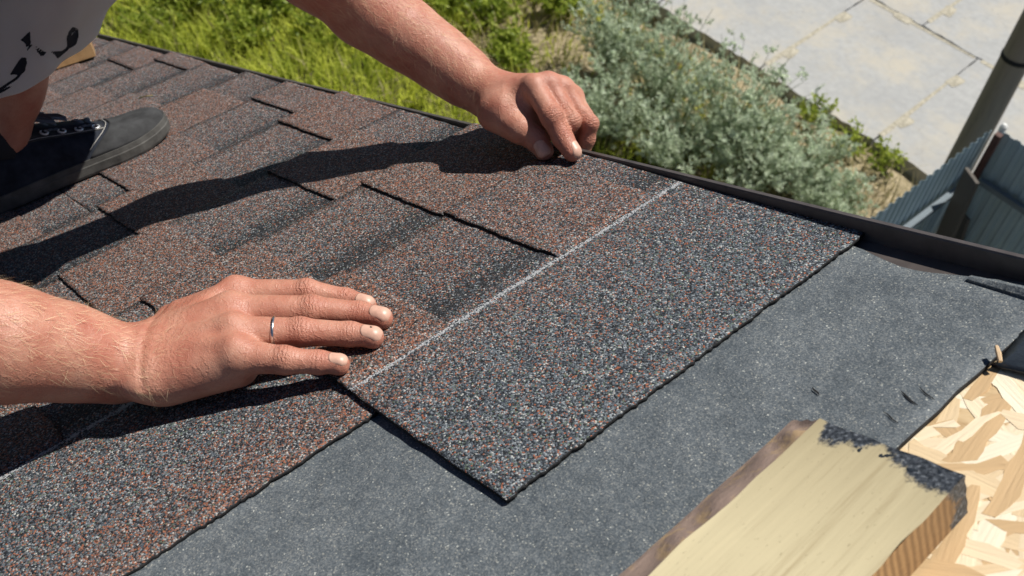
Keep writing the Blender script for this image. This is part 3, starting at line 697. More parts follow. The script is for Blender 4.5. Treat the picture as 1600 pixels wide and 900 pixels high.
def make_shingle(k, ya, yb, far, label, cat='shingle'):
    r = np.random.default_rng(100 + k * 7 + (1 if far else 0)); ll = yb - ya; near = k <= 4
    ny = int(ll / (.003 if near else .006)) + 2; nx = 26 if near else 18
    V, F, mi, X, Y = sheet(0, SH_L, 0, ll, nx, ny, lambda X, Y: zsh(X, Y, k), TB, .0006, r)
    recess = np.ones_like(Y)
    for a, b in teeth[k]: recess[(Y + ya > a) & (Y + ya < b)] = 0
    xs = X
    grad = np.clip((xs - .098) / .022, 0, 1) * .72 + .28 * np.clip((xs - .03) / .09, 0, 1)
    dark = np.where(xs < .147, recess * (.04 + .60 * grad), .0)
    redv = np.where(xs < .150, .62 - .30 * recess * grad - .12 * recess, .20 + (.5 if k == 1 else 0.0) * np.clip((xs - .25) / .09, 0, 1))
    if k == 0: redv = np.where(xs >= .150, .20 - .14 * np.clip((xs - .16) / .12, 0, 1) + .22 * np.clip((.33 - Y) / .2, 0, 1) * np.clip((.22 - xs) / .05, 0, 1), redv)
    A = {'red': np.concatenate([redv.ravel()] * 2), 'dark': np.concatenate([dark.ravel()] * 2), 'xs': np.concatenate([(xs if k <= 1 else xs * 0).ravel()] * 2)}
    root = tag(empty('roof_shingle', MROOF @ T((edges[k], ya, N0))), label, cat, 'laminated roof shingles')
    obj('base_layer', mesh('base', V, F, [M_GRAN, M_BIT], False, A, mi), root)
    for a, b in teeth[k]:
        a2, b2 = max(a, ya) - ya, min(b, yb) - ya
        if b2 - a2 < .012: continue
        rt = r.uniform(-.14, .12)
        zf = lambda X, Y: zsh(X, Y, k) + TB - .0006
        lift = r.uniform(0, .0012)
        th_ = lambda X, Y: .0006 + TT * np.clip((.156 - X) / .008, .0, 1) + lift * np.clip(1 - X / .06, 0, 1) * np.clip(1 - (Y - a2) / .05, 0, 1)
        V, F, mi, X, Y = sheet(-.0015, .1555, a2, b2, 40 if near else 18, int((b2 - a2) / (.004 if near else .008)) + 2, zf, th_, .0006, r)
        A = {'red': np.concatenate([np.full(X.size, .74 + rt)] * 2), 'dark': np.full(X.size * 2, .03), 'xs': np.zeros(X.size * 2)}
        obj('tooth', mesh('tooth', V, F, [M_GRAN, M_BIT], False, A, mi), root)
    return root
for k in range(11):
    if k == 0:
        make_shingle(0, .229, far_end[0], True, 'loose short shingle piece being laid under the hands, with printed white line')
        continue
    j = joint[k]
    make_shingle(k, j, far_end[k], True, 'brown laminated shingle at the edge trim, %s course below the piece being laid' % ordinal[k])
    make_shingle(k, j - 1.0, j - .0012, False, 'brown laminated shingle away from the edge trim, %s course below the piece being laid' % ordinal[k])

# ================================================================== LUMBER ON THE ROOF
M_BOARD = wood_material('yellow_pine_board', (.56, .485, .305), (.36, .285, .16), grain=30, axis=1, tar=True, sp=.045)
M_BSIDE = wood_material('sawn_board_side', (.40, .245, .115), (.20, .11, .05), grain=60, axis=1, tar=True, sp=.5, saw=55)
M_BARK = wood_material('bark_wane', (.26, .19, .155), (.11, .08, .068), grain=40, axis=1, sp=.3, rough=.85, patch=(.42, .29, .16))
hb, ht = H_UND + .0002, .0125
A0 = at(1258, 637, ht - .006); B0 = at(1508, 742, ht)
C0 = at(965, 899, hb); D0 = at(1362, 899, ht)
ydir = (D0 - B0); ydir[2] = 0; ydir /= np.linalg.norm(ydir)            # along the board towards the camera
xdir = np.array([-ydir[1], ydir[0], 0])                                 # across
if xdir[0] < 0: xdir = -xdir
org = B0.copy(); org[2] = 0
wid = abs((A0 - B0) @ xdir); blen = .75
MBO = MROOF @ Matrix([[xdir[0], -ydir[0], 0, org[0]], [xdir[1], -ydir[1], 0, org[1]], [0, 0, 1, 0], [0, 0, 0, 1]])
det = xdir[0] * -ydir[1] - xdir[1] * -ydir[0]
if det < 0: MBO = MROOF @ Matrix([[xdir[0], ydir[0], 0, org[0]], [xdir[1], ydir[1], 0, org[1]], [0, 0, 1, 0], [0, 0, 0, 1]])
sgn = 1 if det < 0 else -1                                              # local y sign of "towards camera"
board = tag(empty('pine_board', MBO), 'yellow pine board with a strip of bark and black tar on its end', 'board')
def bgrid(xa, xb, za, zb, name, m, wob, r, nyb=90, nxb=24, skew=0.0):
    # a strip from (xa,za) to (xb,zb) across, running along the board
    yy = (np.linspace(0, 1, nyb) ** 1.4) * blen; tt = np.linspace(0, 1, nxb)
    Vx = []; tar = []
    w1 = np.interp(yy, np.linspace(0, blen, 40), r.normal(0, wob, 40)); w2 = np.interp(yy, np.linspace(0, blen, 40), r.normal(0, wob, 40))
    for i, y in enumerate(yy):
        for j, t_ in enumerate(tt):
            x = xa + (xb - xa) * t_ + w1[i] * (1 - t_) + w2[i] * t_; z = za + (zb - za) * t_
            e = skew * (1 - (x + wid) / wid) + (.0005 * math.sin(17 * t_ + za * 900) if i == 0 else 0)
            Vx.append((x, sgn * (y + e * max(0, 1 - y / .1)), z)); tar.append((y, x))
    I = np.arange(nyb * nxb).reshape(nyb, nxb); F = np.stack([I[:-1, :-1], I[:-1, 1:], I[1:, 1:], I[1:, :-1]], -1).reshape(-1, 4)
    if sgn > 0: F = F[:, ::-1]
    tar = np.array(tar); k = (tar[:, 1] + wid) / wid
    tv = np.clip(.74 - tar[:, 0] / (.044 + .022 * np.sin(5 * k + .5) ** 2), 0, 1) * np.clip((k - .14) * 8, 0, 1) * np.clip(1.25 - .55 * k, .6, 1)
    tv += np.clip(.42 - np.abs(tar[:, 0] - .01) / .06, 0, 1) * np.clip((k - .6) * 4, 0, 1) * .6
    return np.array(Vx), F, tv, np.clip(1 - tar[:, 0] / .10, 0, 1)
rb = np.random.default_rng(4)
wane = wid * .17
for nm, xa, za, xb, zb, m_, wob in (('rough_edge', -wid - .001, hb, -wid - .002, ht - .0095, M_BARK, 0), ('bark_edge', -wid - .002, ht - .0095, -wid + wane + .001, ht - .0002, M_BARK, .0006), ('top_face', -wid + wane, ht, 0, ht, M_BOARD, .0005), ('sawn_side', 0, ht, .0006, hb, M_BSIDE, .0004)):
    V, F, tv, sv = bgrid(xa, xb, za, zb, nm, m_, wob if nm != 'sawn_side' else 0, rb)
    if nm == 'bark_edge':
        q = V.copy(); V[:, 2] += .0022 * np.sin(60 * q[:, 1] + 9 * np.sin(30 * q[:, 1])) * np.sin(math.pi * np.clip((q[:, 0] + wid) / wane, 0, 1)) ** 1.0
    obj(nm, mesh(nm, V, F, m_, False, {'tar': tv, 'stain': sv}), board)
m_ = MB(); m_.add([(-wid - .002, 0, hb), (0, 0, hb), (0, 0, ht), (-wid + wane, 0, ht)], [(0, 1, 2, 3)])
me = m_.mesh('end', M_BSIDE); aa = me.attributes.new('tar', 'FLOAT', 'POINT'); aa.data.foreach_set('value', np.full(4, .8, np.float32))
o = obj('end_grain', me, board); o.matrix_local = T((0, sgn * .0004, 0))
# lumps of tar on the end
r6 = np.random.default_rng(8)
for i in range(5):
    k = r6.uniform(.3, 1.0) ** .8; x = -wid + wid * k; y = abs(r6.normal(0, .006)) + .001; s_ = r6.uniform(.0010, .0026); m_ = MB()
    ph = r6.uniform(0, 6, 3); Vl = []
    nl, nr = 9, 4
    for a in range(nr):
        for b in range(nl):
            th = 2 * math.pi * b / nl; rr = s_ * math.cos(a / nr * 1.5) * (1 + .35 * math.sin(2 * th + ph[0]) + .2 * math.sin(3 * th + ph[1]))
            Vl.append((rr * math.cos(th) * 1.4, rr * math.sin(th), s_ * .28 * math.sin(a / nr * 1.5)))
    F = [(a * nl + b, a * nl + (b + 1) % nl, (a + 1) * nl + (b + 1) % nl, (a + 1) * nl + b) for a in range(nr - 1) for b in range(nl)] + [tuple((nr - 1) * nl + b for b in range(nl))]
    m_.add(Vl, F); o = obj('tar_lump', m_.mesh('lump', M_MEM, True), board); o.matrix_local = T((x, sgn * y, ht - .0002)) @ Matrix.Rotation(r6.uniform(0, 3), 4, 'Z')

# wooden block at the eave
p0 = at(150, 82, .005); p1 = at(60, 112, .005); d = p1 - p0; d[2] = 0; ln = np.linalg.norm(d); d /= ln
mb = MB(); Lb = .30; mb.box((0, -.028, .0), (Lb, .028, .024)); ang = math.atan2(d[1], d[0])
blk = obj('wood_block', mesh('block', mb.V, mb.F, [wood_material('block_wood', (.58, .43, .24), (.40, .26, .12), grain=30, axis=0, sp=.1), M_BSIDE], midx=[0, 0, 1, 1, 1, 1], attrs={'tar': [0.0] * 8}), M=MROOF @ T((p0[0] - .005, p0[1], .004)) @ Matrix.Rotation(ang, 4, 'Z'))
tag(blk, 'short pale pine block lying at the eave behind the shorts', 'wood block')
# a straw
m_ = MB(); m_.tube([at(217, 153, .003), at(230, 150, .005), at(239, 149, .003)], .0009, 5); tag(obj('straw', m_.mesh('straw', M_DRY), M=MROOF), 'single dry straw on the shingles beyond the shoe', 'straw')

# ================================================================== THE WORKER
person = tag(empty('person', MROOF @ T((-1.40, .25, 0))), 'crouching roofer in pale printed shorts pressing the loose shingle piece with both hands', 'person')
POFF = Vector((-1.40, .25, 0))
def pobj(name, me, parent=None, label=None):
    o = obj(name, me, parent or person)
    if parent is None: o.matrix_local = T(-POFF)
    if label: o['label'] = label
    return o
def unit(a): a = np.asarray(a, float); return a / np.linalg.norm(a)
UP = np.array([0, 0, 1.0])
# ---- right hand, flat on the shingles (pixel, pixel, height of the joint centre)
def J(L_): return [at(*q) for q in L_]
nearF = {
 'little': (J([(372, 556, .030), (446, 563, .021), (498, 566, .0125), (529, 568, .0085)]), [.0135, .0100, .0086, .0076]),
 'ring':   (J([(368, 522, .036), (470, 519, .0245), (547, 522, .0130), (582, 526, .0088)]), [.0140, .0108, .0092, .0082]),
 'middle': (J([(366, 488, .039), (487, 484, .0265), (563, 490, .0130), (596, 496, .0090)]), [.0140, .0110, .0094, .0084]),
 'index':  (J([(372, 462, .036), (480, 457, .0255), (541, 468, .0130), (572, 476, .0088)]), [.0135, .0104, .0088, .0078])}
nW = at(236, 566, .030)
nA = J([(236, 566, .028), (180, 567, .036), (100, 550, .062), (0, 536, .092), (-140, 505, .126), (-260, 480, .150)])
nR = [.0235, .0262, .0325, .0388, .0430, .0400]
n_elbow = nA[-1]; n_sh = np.array([-1.02, .02, .47])
thumbN = (J([(275, 515, .024), (330, 488, .016), (375, 474, .011), (405, 470, .008)]), [.016, .0115, .0098, .0082])
def near_field(P, fingers_only=False):
    fd = None
    for nm in nearF:
        pts, rad = nearF[nm]; d = chain(P, pts, rad, .004)
        kn = pts[1] + UP * .0034; d = smin(d, np.linalg.norm(P - kn.astype(np.float32), axis=1) - rad[1] * .72, .004)
        pad = pts[3] - UP * .002; d = smin(d, np.linalg.norm(P - pad.astype(np.float32), axis=1) - rad[3] * .86, .004)
        fd = d if fd is None else smin(fd, d, .0014)
    if fingers_only: return fd
    palm = None
    wr = {'little': (246, 588, .024), 'ring': (246, 570, .031), 'middle': (248, 548, .034), 'index': (254, 530, .032)}
    for nm in nearF:
        pts, rad = nearF[nm]; a = at(*wr[nm]); e = rcone(P, a, pts[0], .0185, .0140)
        e = smin(e, np.linalg.norm(P - (pts[0] + UP * .0035).astype(np.float32), axis=1) - .0112, .006)
        palm = e if palm is None else smin(palm, e, .011)
    palm = smin(palm, rcone(P, at(262, 594, .021), at(372, 574, .018), .0185, .0150), .012)      # heel of the hand
    palm = smin(palm, chain(P, *thumbN, .008), .016)
    palm = smin(palm, rcone(P, at(285, 505, .030), at(372, 468, .028), .017, .014), .014)
    palm = smin(palm, rcone(P, at(270, 530, .034), at(350, 500, .038), .017, .0145), .014)
    for nm in ('little', 'ring', 'middle', 'index'):                                             # extensor tendons
        pts, rad = nearF[nm]; palm = smin(palm, rcone(P, at(*wr[nm]) * .5 + at(250, 556, .031) * .5 + UP * .0125, pts[0] + UP * .0118, .0030, .0034), .009)
    arm = chain(P, nA, nR, .02)
    arm = smin(arm, rcone(P, n_elbow, n_sh, .042, .056), .03)
    arm = smin(arm, ell(P, at(214, 598, .030), np.eye(3), (.012, .012, .010)), .012)              # ulna head
    hand = smin(palm, fd, .0058)
    d = smin(hand, arm, .014)
    # crease where the hand bends up at the wrist
    ax = unit(nA[1] - at(330, 545, .03)); s_ = (P - at(232, 560, .04).astype(np.float32)) @ ax.astype(np.float32)
    d = d + .0011 * np.exp(-(s_ / .0028) ** 2) * (P[:, 2] > .03)
    return d
# ---- left hand, finger tips pinching the edge (pixel, pixel, height)
farF = {
 'index':  (J([(834, 136, .065), (862, 182, .042), (879, 215, .022), (894, 238, .0100)]), [.0112, .0106, .0098, .0090]),
 'middle': (J([(857, 132, .062), (891, 190, .030), (884, 208, .014), (876, 216, .010)]), [.0112, .0098, .0088, .0080]),
 'ring':   (J([(879, 139, .053), (911, 184, .025), (905, 207, .009), (899, 216, .004)]), [.0106, .0094, .0084, .0076]),
 'little': (J([(895, 153, .040), (921, 194, .020), (917, 217, .006), (910, 240, -.008)]), [.0096, .0084, .0078, .0072])}
fThumb = (J([(776, 176, .046), (812, 201, .033), (838, 217, .020), (850, 236, .0098)]), [.0175, .0132, .0115, .0094])
fA = J([(768, 152, .050), (720, 116, .072), (680, 86, .094), (628, 50, .124), (573, 13, .152), (500, -48, .204), (455, -83, .230)])
fR = [.0245, .0262, .0290, .0325, .0360, .0375, .0360]
f_elbow = fA[-1]; f_sh = np.array([-.895, .410, .462])
DORS_F = unit(.55 * RC[:, 0] - .35 * RC[:, 1] - .62 * RC[:, 2])
def far_field(P, fingers_only=False):
    fd = None
    for nm in farF:
        pts, rad = farF[nm]; d = chain(P, pts, rad, .004)
        d = smin(d, np.linalg.norm(P - (pts[1] + DORS_F * .0032).astype(np.float32), axis=1) - rad[1] * .74, .004)
        fd = d if fd is None else smin(fd, d, .0013)
    th = chain(P, *fThumb, .005); fd = smin(fd, th, .0012)
    if fingers_only: return fd
    palm = None; wr = {'index': (780, 150, .054), 'middle': (784, 143, .053), 'ring': (788, 143, .046), 'little': (790, 152, .036)}
    for nm in farF:
        pts, rad = farF[nm]; e = rcone(P, at(*wr[nm]), pts[0], .0180, .0112)
        e = smin(e, np.linalg.norm(P - (pts[0] + UP * .0025).astype(np.float32), axis=1) - .0102, .004)
        palm = e if palm is None else smin(palm, e, .008)
    palm = smin(palm, rcone(P, at(790, 168, .050), at(818, 168, .047), .018, .0095), .014)
    palm = smin(palm, rcone(P, at(822, 182, .038), at(860, 204, .016), .012, .0105), .006)       # thenar mass
    palm = smin(palm, rcone(P, fThumb[0][0], fThumb[0][1], .0195, .0140), .010)
    arm = chain(P, fA, fR, .02); arm = smin(arm, rcone(P, f_elbow, f_sh, .036, .044), .03)
    return smin(smin(palm, fd, .0035), arm, .014)

def knuckle_attrs(V, Ns, chains, dors):
    kn = np.zeros(len(V)); kx = np.zeros(len(V)); pink = np.zeros(len(V)); dirt = np.zeros(len(V))
    for pts, rad in chains:
        for j, amp, w in ((1, 1.0, .0075), (2, .7, .0045)):
            ax = unit(pts[j + 1] - pts[j - 1]); q = V - pts[j]; s_ = q @ ax; rad_d = np.linalg.norm(q - s_[:, None] * ax, axis=1)
            g = amp * np.exp(-(s_ / w) ** 2) * (rad_d < rad[j] * 1.9) * np.clip((Ns @ dors) * 1.4, 0, 1)
            m = g > kn; kn[m] = g[m]; kx[m] = s_[m]
        q = V - pts[3]; tipd = np.linalg.norm(q, axis=1); pink = np.maximum(pink, .55 * np.exp(-(tipd / .014) ** 2))
        dirt = np.maximum(dirt, .45 * np.exp(-(tipd / .013) ** 2))
        q = V - (pts[1] + dors * rad[1]); dirt = np.maximum(dirt, .35 * np.exp(-(np.linalg.norm(q, axis=1) / .006) ** 2))
    return kn, kx, pink, dirt
def normals(V, F):
    n = np.cross(V[F[:, 2]] - V[F[:, 0]], V[F[:, 3]] - V[F[:, 1]]); out = np.zeros_like(V)
    for i in range(4): np.add.at(out, F[:, i], n)
    return out / (np.linalg.norm(out, axis=1)[:, None] + 1e-12)
def smooth_mesh(V, F, it=2, lam=.5):
    for _ in range(it):
        acc = np.zeros_like(V); cnt = np.zeros(len(V))
        for a, b in ((0, 1), (1, 2), (2, 3), (3, 0)):
            np.add.at(acc, F[:, a], V[F[:, b]]); np.add.at(cnt, F[:, a], 1); np.add.at(acc, F[:, b], V[F[:, a]]); np.add.at(cnt, F[:, b], 1)
        V = V + lam * (acc / np.maximum(cnt, 1)[:, None] - V)
    return V
parts = []
Vn, Fn = polygonise(near_field, (-1.10, -.16, -.02), (-.62, .32, .48), .0015); Vn = smooth_mesh(Vn, Fn, 1)
Nn = normals(Vn, Fn); a4 = list(knuckle_attrs(Vn, Nn, list(nearF.values()), UP))
axw = unit(at(330, 545, .03) - nA[1]); sw = (Vn - at(236, 560, .04)) @ axw          # wrist skin lines
gw = .25 * np.exp(-((sw - .012) / .022) ** 2) * np.clip(Nn[:, 2] * 1.3, 0, 1); m_ = gw > a4[0]; a4[0][m_] = gw[m_]; a4[1][m_] = sw[m_] * .55
parts.append((Vn, Fn, a4))
Vf, Ff = polygonise(far_field, (-1.12, .32, -.03), (-.70, .64, .47), .0015); Vf = smooth_mesh(Vf, Ff, 1)
Nf = normals(Vf, Ff); a4f = list(knuckle_attrs(Vf, Nf, list(farF.values()), DORS_F))
parts.append((Vf, Ff, a4f))
# ---- torso, head and legs
pel = np.array([-1.66, .12, .30]); chest = np.array([-1.20, .20, .47]); neck = np.array([-.97, .21, .56]); headc = np.array([-.86, .23, .66])
knee = np.array([-1.18, .450, .41]); ank = np.array([-1.395, .208, .085]); hipR = pel + np.array([.03, .06, 0]); hipL = pel + np.array([-.03, -.08, .0])
knee2 = np.array([-1.72, .20, .46]) + np.array([-.15, -.02, -.05]); ank2 = np.array([-1.95, .04, .085])
def body_field(P):
    d = rcone(P, pel, chest, .155, .165); d = smin(d, rcone(P, n_sh + [0, .03, 0], f_sh - [0, .03, 0], .065, .065), .10)
    d = smin(d, rcone(P, chest, neck, .13, .06), .06); d = smin(d, rcone(P, neck, headc, .058, .058), .03)
    face = unit([.75, .25, -.62]); top = unit([.55, .05, .62]); side = np.cross(top, face)
    d = smin(d, ell(P, headc, [face, side, top], (.098, .076, .115)), .02)
    d = smin(d, rcone(P, headc + face * .09 + top * .01, headc + face * .112 - top * .025, .010, .014), .012)      # nose
    d = smin(d, rcone(P, headc + face * .072 - top * .085 + side * .02, headc + face * .072 - top * .085 - side * .02, .022, .022), .02)
    for s_ in (-1, 1):
        d = smin(d, ell(P, headc + side * s_ * .078 - top * .01, [face, side, top], (.020, .008, .032)), .006)
        e = headc + face * .092 + side * s_ * .032 + top * .012
        d = np.maximum(d, -(np.linalg.norm(P - e.astype(np.float32), axis=1) - .013)); d = smin(d, np.linalg.norm(P - (e - face * .006).astype(np.float32), axis=1) - .0125, .003)
    m0 = headc + face * .092 - top * .055; d = np.maximum(d, -rcone(P, m0 - side * .022, m0 + side * .022, .004, .004))
    d = smin(d, rcone(P, n_sh, n_sh * .4 + n_elbow * .6, .060, .046), .05); d = smin(d, rcone(P, f_sh, f_sh * .55 + f_elbow * .45, .050, .040), .05)
    for h_, k_, a_ in ((hipR, knee, ank), (hipL, knee2, ank2)):
        d = smin(d, rcone(P, h_, k_, .088, .060), .05)
        sh_ = k_ * .72 + a_ * .28 + np.array([0, -.022, 0]); d = smin(d, chain(P, [k_, sh_, k_ * .15 + a_ * .85, a_ - [0, 0, .03]], [.056, .052, .030, .024], .03), .04)
    return d
Vb, Fb = polygonise(body_field, (-2.12, -.16, .02), (-.68, .60, .85), .006, 4)
parts.append((Vb, Fb, [np.zeros(len(Vb))] * 4))
off = 0; VV = []; FF = []; AA = [[], [], [], []]
for V, F, a in parts:
    VV.append(V); FF.append(F + off); off += len(V)
    for i in range(4): AA[i].append(a[i])
AA = [np.concatenate(a) for a in AA]
pobj('body', mesh('body', np.concatenate(VV), np.concatenate(FF), M_SKIN, True, {'kn': AA[0], 'kx': AA[1], 'pink': AA[2], 'dirt': AA[3]}))

# ---- nails
def nail(field, pts, rad, dors, wd, ln, back, label=None):
    ax = unit(pts[3] - pts[2]); dn = unit(dors - ax * (dors @ ax)); sd = np.cross(ax, dn)
    nu, nv = 13, 13; P = []
    for i in range(nu):
        t_ = i / (nu - 1)
        for j in range(nv):
            s_ = 2 * j / (nv - 1) - 1
            end = 1 - .20 * s_ ** 4 - .06 * s_ * s_; st_ = .16 * s_ ** 4 + .05 * s_ * s_
            x = back + ln * (st_ + (end - st_) * t_); P.append(pts[3] + ax * x + sd * (wd / 2 * s_ * (1 - .10 * (1 - t_))) + dn * .02)
    P = np.array(P); Q = P.copy().astype(np.float32)
    for _ in range(60):
        d = field(Q); Q = Q - (dn * .7).astype(np.float32) * np.clip(d, -.002, .02)[:, None]
    ii = np.arange(nu * nv).reshape(nu, nv); T_ = np.repeat(np.linspace(0, 1, nu), nv); S_ = np.tile(np.linspace(-1, 1, nv), nu)
    Q = Q + dn * (.00055 * (1 - np.abs(S_) ** 6) - .0003 + .0004 * T_)[:, None]
    V = np.concatenate([Q, Q - dn * .0011]); n = nu * nv
    F = [tuple(q) for q in np.stack([ii[:-1, :-1], ii[1:, :-1], ii[1:, 1:], ii[:-1, 1:]], -1).reshape(-1, 4)]
    bd = list(ii[:, 0]) + list(ii[-1, 1:]) + list(ii[-2::-1, -1]) + list(ii[0, -2:0:-1])
    F += [(a, a + n, b + n, b) for a, b in zip(bd, bd[1:] + bd[:1])]
    me = mesh('nail', V, F, M_NAIL, True)
    return pobj('fingernail', me, None, label)
nf = lambda P: near_field(P, True); ff = lambda P: far_field(P, True)
toc = unit(-RC[:, 2])
for nm, w, l, bk in (('little', .0115, .0135, -.0065), ('ring', .0138, .0160, -.0080), ('middle', .0138, .0160, -.0080), ('index', .0125, .0145, -.0070)):
    nail(nf, *nearF[nm], unit(UP + .30 * toc), w, l, bk, 'ring finger nail with a dark bruise' if nm == 'ring' else None)
nail(ff, *farF['index'], DORS_F, .0128, .0150, -.0065)
nail(ff, *fThumb, unit(-.30 * RC[:, 0] - .15 * RC[:, 1] - .9 * RC[:, 2]), .0145, .0155, -.0080)
# bruise on the ring finger nail
pts, rad = nearF['ring']; ax = unit(pts[3] - pts[2]); q = (pts[3] + ax * .0015 + UP * .02).astype(np.float32)[None]
for _ in range(50): q = q - np.array([0, 0, .7], np.float32) * nf(q)[:, None]
m_ = MB(); q = q[0] + UP * .0006
m_.add([q + np.array([.0013 * math.cos(a) * (1 + .3 * math.sin(3 * a)), .0011 * math.sin(a) * (1 + .3 * math.cos(2 * a)), 0]) for a in np.linspace(0, 6.28, 12, endpoint=False)] + [q + UP * .0002], [(i, (i + 1) % 12, 12) for i in range(12)])
pobj('nail_bruise', m_.mesh('bruise', plain('bruise', (.16, .12, .09), .5)))
# ---- arm hair
M_ = MB()
def hairs(V, Nv, a, b, keep, n, r, name):
    ax = unit(np.asarray(b) - a); L_ = np.linalg.norm(np.asarray(b) - a); s_ = (V - a) @ ax
    idx = np.where((s_ > .0) & (s_ < L_) & keep(V, Nv))[0]; idx = r.choice(idx, n)
    P0 = V[idx]; N0_ = Nv[idx]; t_ = ax * -1.0 + r.normal(size=(n, 3)) * .38; t_ -= N0_ * (t_ * N0_).sum(1)[:, None]; t_ /= np.linalg.norm(t_, axis=1)[:, None]
    ln = r.uniform(.006, .014, n)[:, None]; sd = np.cross(t_, N0_); w = r.uniform(.00004, .00008, n)[:, None]
    P1 = P0 + t_ * ln * .5 + N0_ * ln * .22; P2 = P0 + t_ * ln + N0_ * ln * .30
    Vh = np.stack([P0 - sd * w, P0 + sd * w, P1 - sd * w, P1 + sd * w, P2], 1).reshape(-1, 3); k = np.arange(n) * 5
    Fh = np.concatenate([np.stack([k, k + 1, k + 3], 1), np.stack([k, k + 3, k + 2], 1), np.stack([k + 2, k + 3, k + 4], 1)])
    o = pobj(name, mesh('hair', Vh, Fh, M_HAIR)); o['kind'] = 'stuff'; return o
rh = np.random.default_rng(2)
hairs(Vn, Nn, nA[0] - .012 * unit(nA[1] - nA[0]), nA[4], lambda V, Nv: Nv[:, 2] > -.4, 1300, rh, 'arm_hair')
hairs(Vf, Nf, fA[0] + .012 * unit(fA[1] - fA[0]), fA[5], lambda V, Nv: Nv @ DORS_F > -.6, 1800, rh, 'arm_hair')
# ---- finger ring (worn, its own thing)
pts, rad = nearF['ring']; tq = .60; c_ = pts[0] * (1 - tq) + pts[1] * tq; rr_ = rad[0] * (1 - tq) + rad[1] * tq + .0004; ax = unit(pts[1] - pts[0])
e1 = unit(np.cross(ax, UP)); e2 = np.cross(ax, e1); V = []; F = []; na, nb = 40, 8
for i in range(na):
    a = 2 * math.pi * i / na; rd = e1 * math.cos(a) + e2 * math.sin(a)
    for j in range(nb):
        b = 2 * math.pi * j / nb; V.append(c_ + rd * (rr_ + .0007 * math.cos(b)) + ax * .0013 * math.sin(b))
for i in range(na):
    for j in range(nb): F.append((i * nb + j, ((i + 1) % na) * nb + j, ((i + 1) % na) * nb + (j + 1) % nb, i * nb + (j + 1) % nb))
tag(obj('finger_ring', mesh('ring', np.array(V) - c_, F, plain('silver', (.72, .70, .66), .22, 1.0), True), M=MROOF @ T(c_)), 'thin silver ring worn on the hand that lies flat', 'ring')

# ---- shorts with black leaf print
def sd_poly(p, poly):
    poly = np.asarray(poly, float); d = np.full(len(p), 1e9); ins = np.zeros(len(p), bool); n = len(poly)
    for i in range(n):
        a, b = poly[i], poly[(i + 1) % n]; e = b - a; w = p - a; t_ = np.clip((w @ e) / (e @ e + 1e-9), 0, 1)
        d = np.minimum(d, np.linalg.norm(w - t_[:, None] * e, axis=1))
        c = ((a[1] > p[:, 1]) != (b[1] > p[:, 1])); xi = a[0] + (p[:, 1] - a[1]) / (b[1] - a[1] + 1e-9) * (b[0] - a[0]); ins ^= c & (p[:, 0] < xi)
    return np.where(ins, -d, d)
def project(V):
    c = (V - CAM) @ RC; return np.stack([800 + F_PX * c[:, 0] / c[:, 2], 450 + F_PX * c[:, 1] / c[:, 2]], 1)
rings = [  # centre, axis, radius along (u-ish), radius along (v-ish), fold depth
 ((-1.380, .268, .166), (.24, -.14, 1), .092, .112, .009), ((-1.362, .288, .200), (.26, -.05, 1), .092, .110, .008), ((-1.312, .334, .26), (.3, .25, 1), .096, .108, .006),
 ((-1.232, .400, .33), (.3, .35, 1), .100, .108, .004), ((-1.185, .440, .395), (-.1, -.1, 1), .100, .108, .003), ((-1.23, .405, .44), (-.7, -.5, .6), .092, .105, .003),
 ((-1.38, .295, .435), (-.9, -.6, .0), .098, .105, .004), ((-1.52, .19, .38), (-.9, -.6, -.3), .108, .115, .004), ((-1.63, .13, .33), (-.9, -.5, -.3), .125, .130, .003)]
ctrl = np.array([list(c) + list(unit(a)) + [r0, r1_, fd_] for c, a, r0, r1_, fd_ in rings]); tc = np.linspace(0, 1, len(rings)); tt = np.linspace(0, 1, 150)
ct_ = np.stack([np.interp(tt, tc, ctrl[:, i]) for i in range(9)], 1)
for _ in range(6): ct_[1:-1] = .5 * ct_[1:-1] + .25 * (ct_[:-2] + ct_[2:])
na = 230; V = []; rf = np.random.default_rng(6); ph = rf.uniform(0, 6.28, 6)
for i, row in enumerate(ct_):
    c, ax, r0, r1_, fd_ = row[:3], unit(row[3:6]), row[6], row[7], row[8]
    e1 = unit(np.cross([0, 1, 0], ax)) if abs(ax[1]) < .97 else np.array([1.0, 0, 0]); e2 = np.cross(ax, e1)
    th = np.linspace(0, 2 * math.pi, na, endpoint=False)
    fo = fd_ * (np.sin(5 * th + ph[0] + 2 * tt[i]) * .5 + np.sin(9 * th + ph[1] - 3 * tt[i]) * .3 + np.sin(3 * th + ph[2]) * .4) + .0012 * np.sin(17 * th + 40 * tt[i])
    V.append(c + np.cos(th)[:, None] * e1 * (r0 + fo)[:, None] + np.sin(th)[:, None] * e2 * (r1_ + fo)[:, None])
V = np.concatenate(V); nr = len(ct_); ii = np.arange(nr * na).reshape(nr, na); jj = np.roll(ii, -1, 1)
F = np.stack([ii[:-1], jj[:-1], jj[1:], ii[1:]], -1).reshape(-1, 4)
px = project(V)
prints = [[(47.5, 48), (31, 63.5), (38, 66), (42, 76), (43, 88), (47.5, 67)], [(47, 64), (54, 70), (68, 80), (73, 81.5), (66, 89.5), (58, 82), (51, 71)], [(74, 80), (96, 80), (106, 73), (109, 76), (90, 92), (86, 86)],
          [(114, 41), (122, 45), (123, 56), (119, 70), (110, 75), (105, 74), (104, 58), (108, 48)], [(37, 88), (42, 94), (39, 112), (33, 116), (15, 117), (22, 106), (31, 92)],
          [(41, 94), (43, 98), (30, 122), (0, 142), (-40, 150), (-40, 144), (0, 137), (26, 120)], [(24, 131), (10, 141), (0, 146), (-30, 152), (-30, 149), (0, 142)], [(138, 49), (141, 50), (137, 53)], [(-30, 40), (-12, 52), (-16, 80), (-34, 70)], [(60, -40), (78, -22), (70, -6), (55, -20)]]
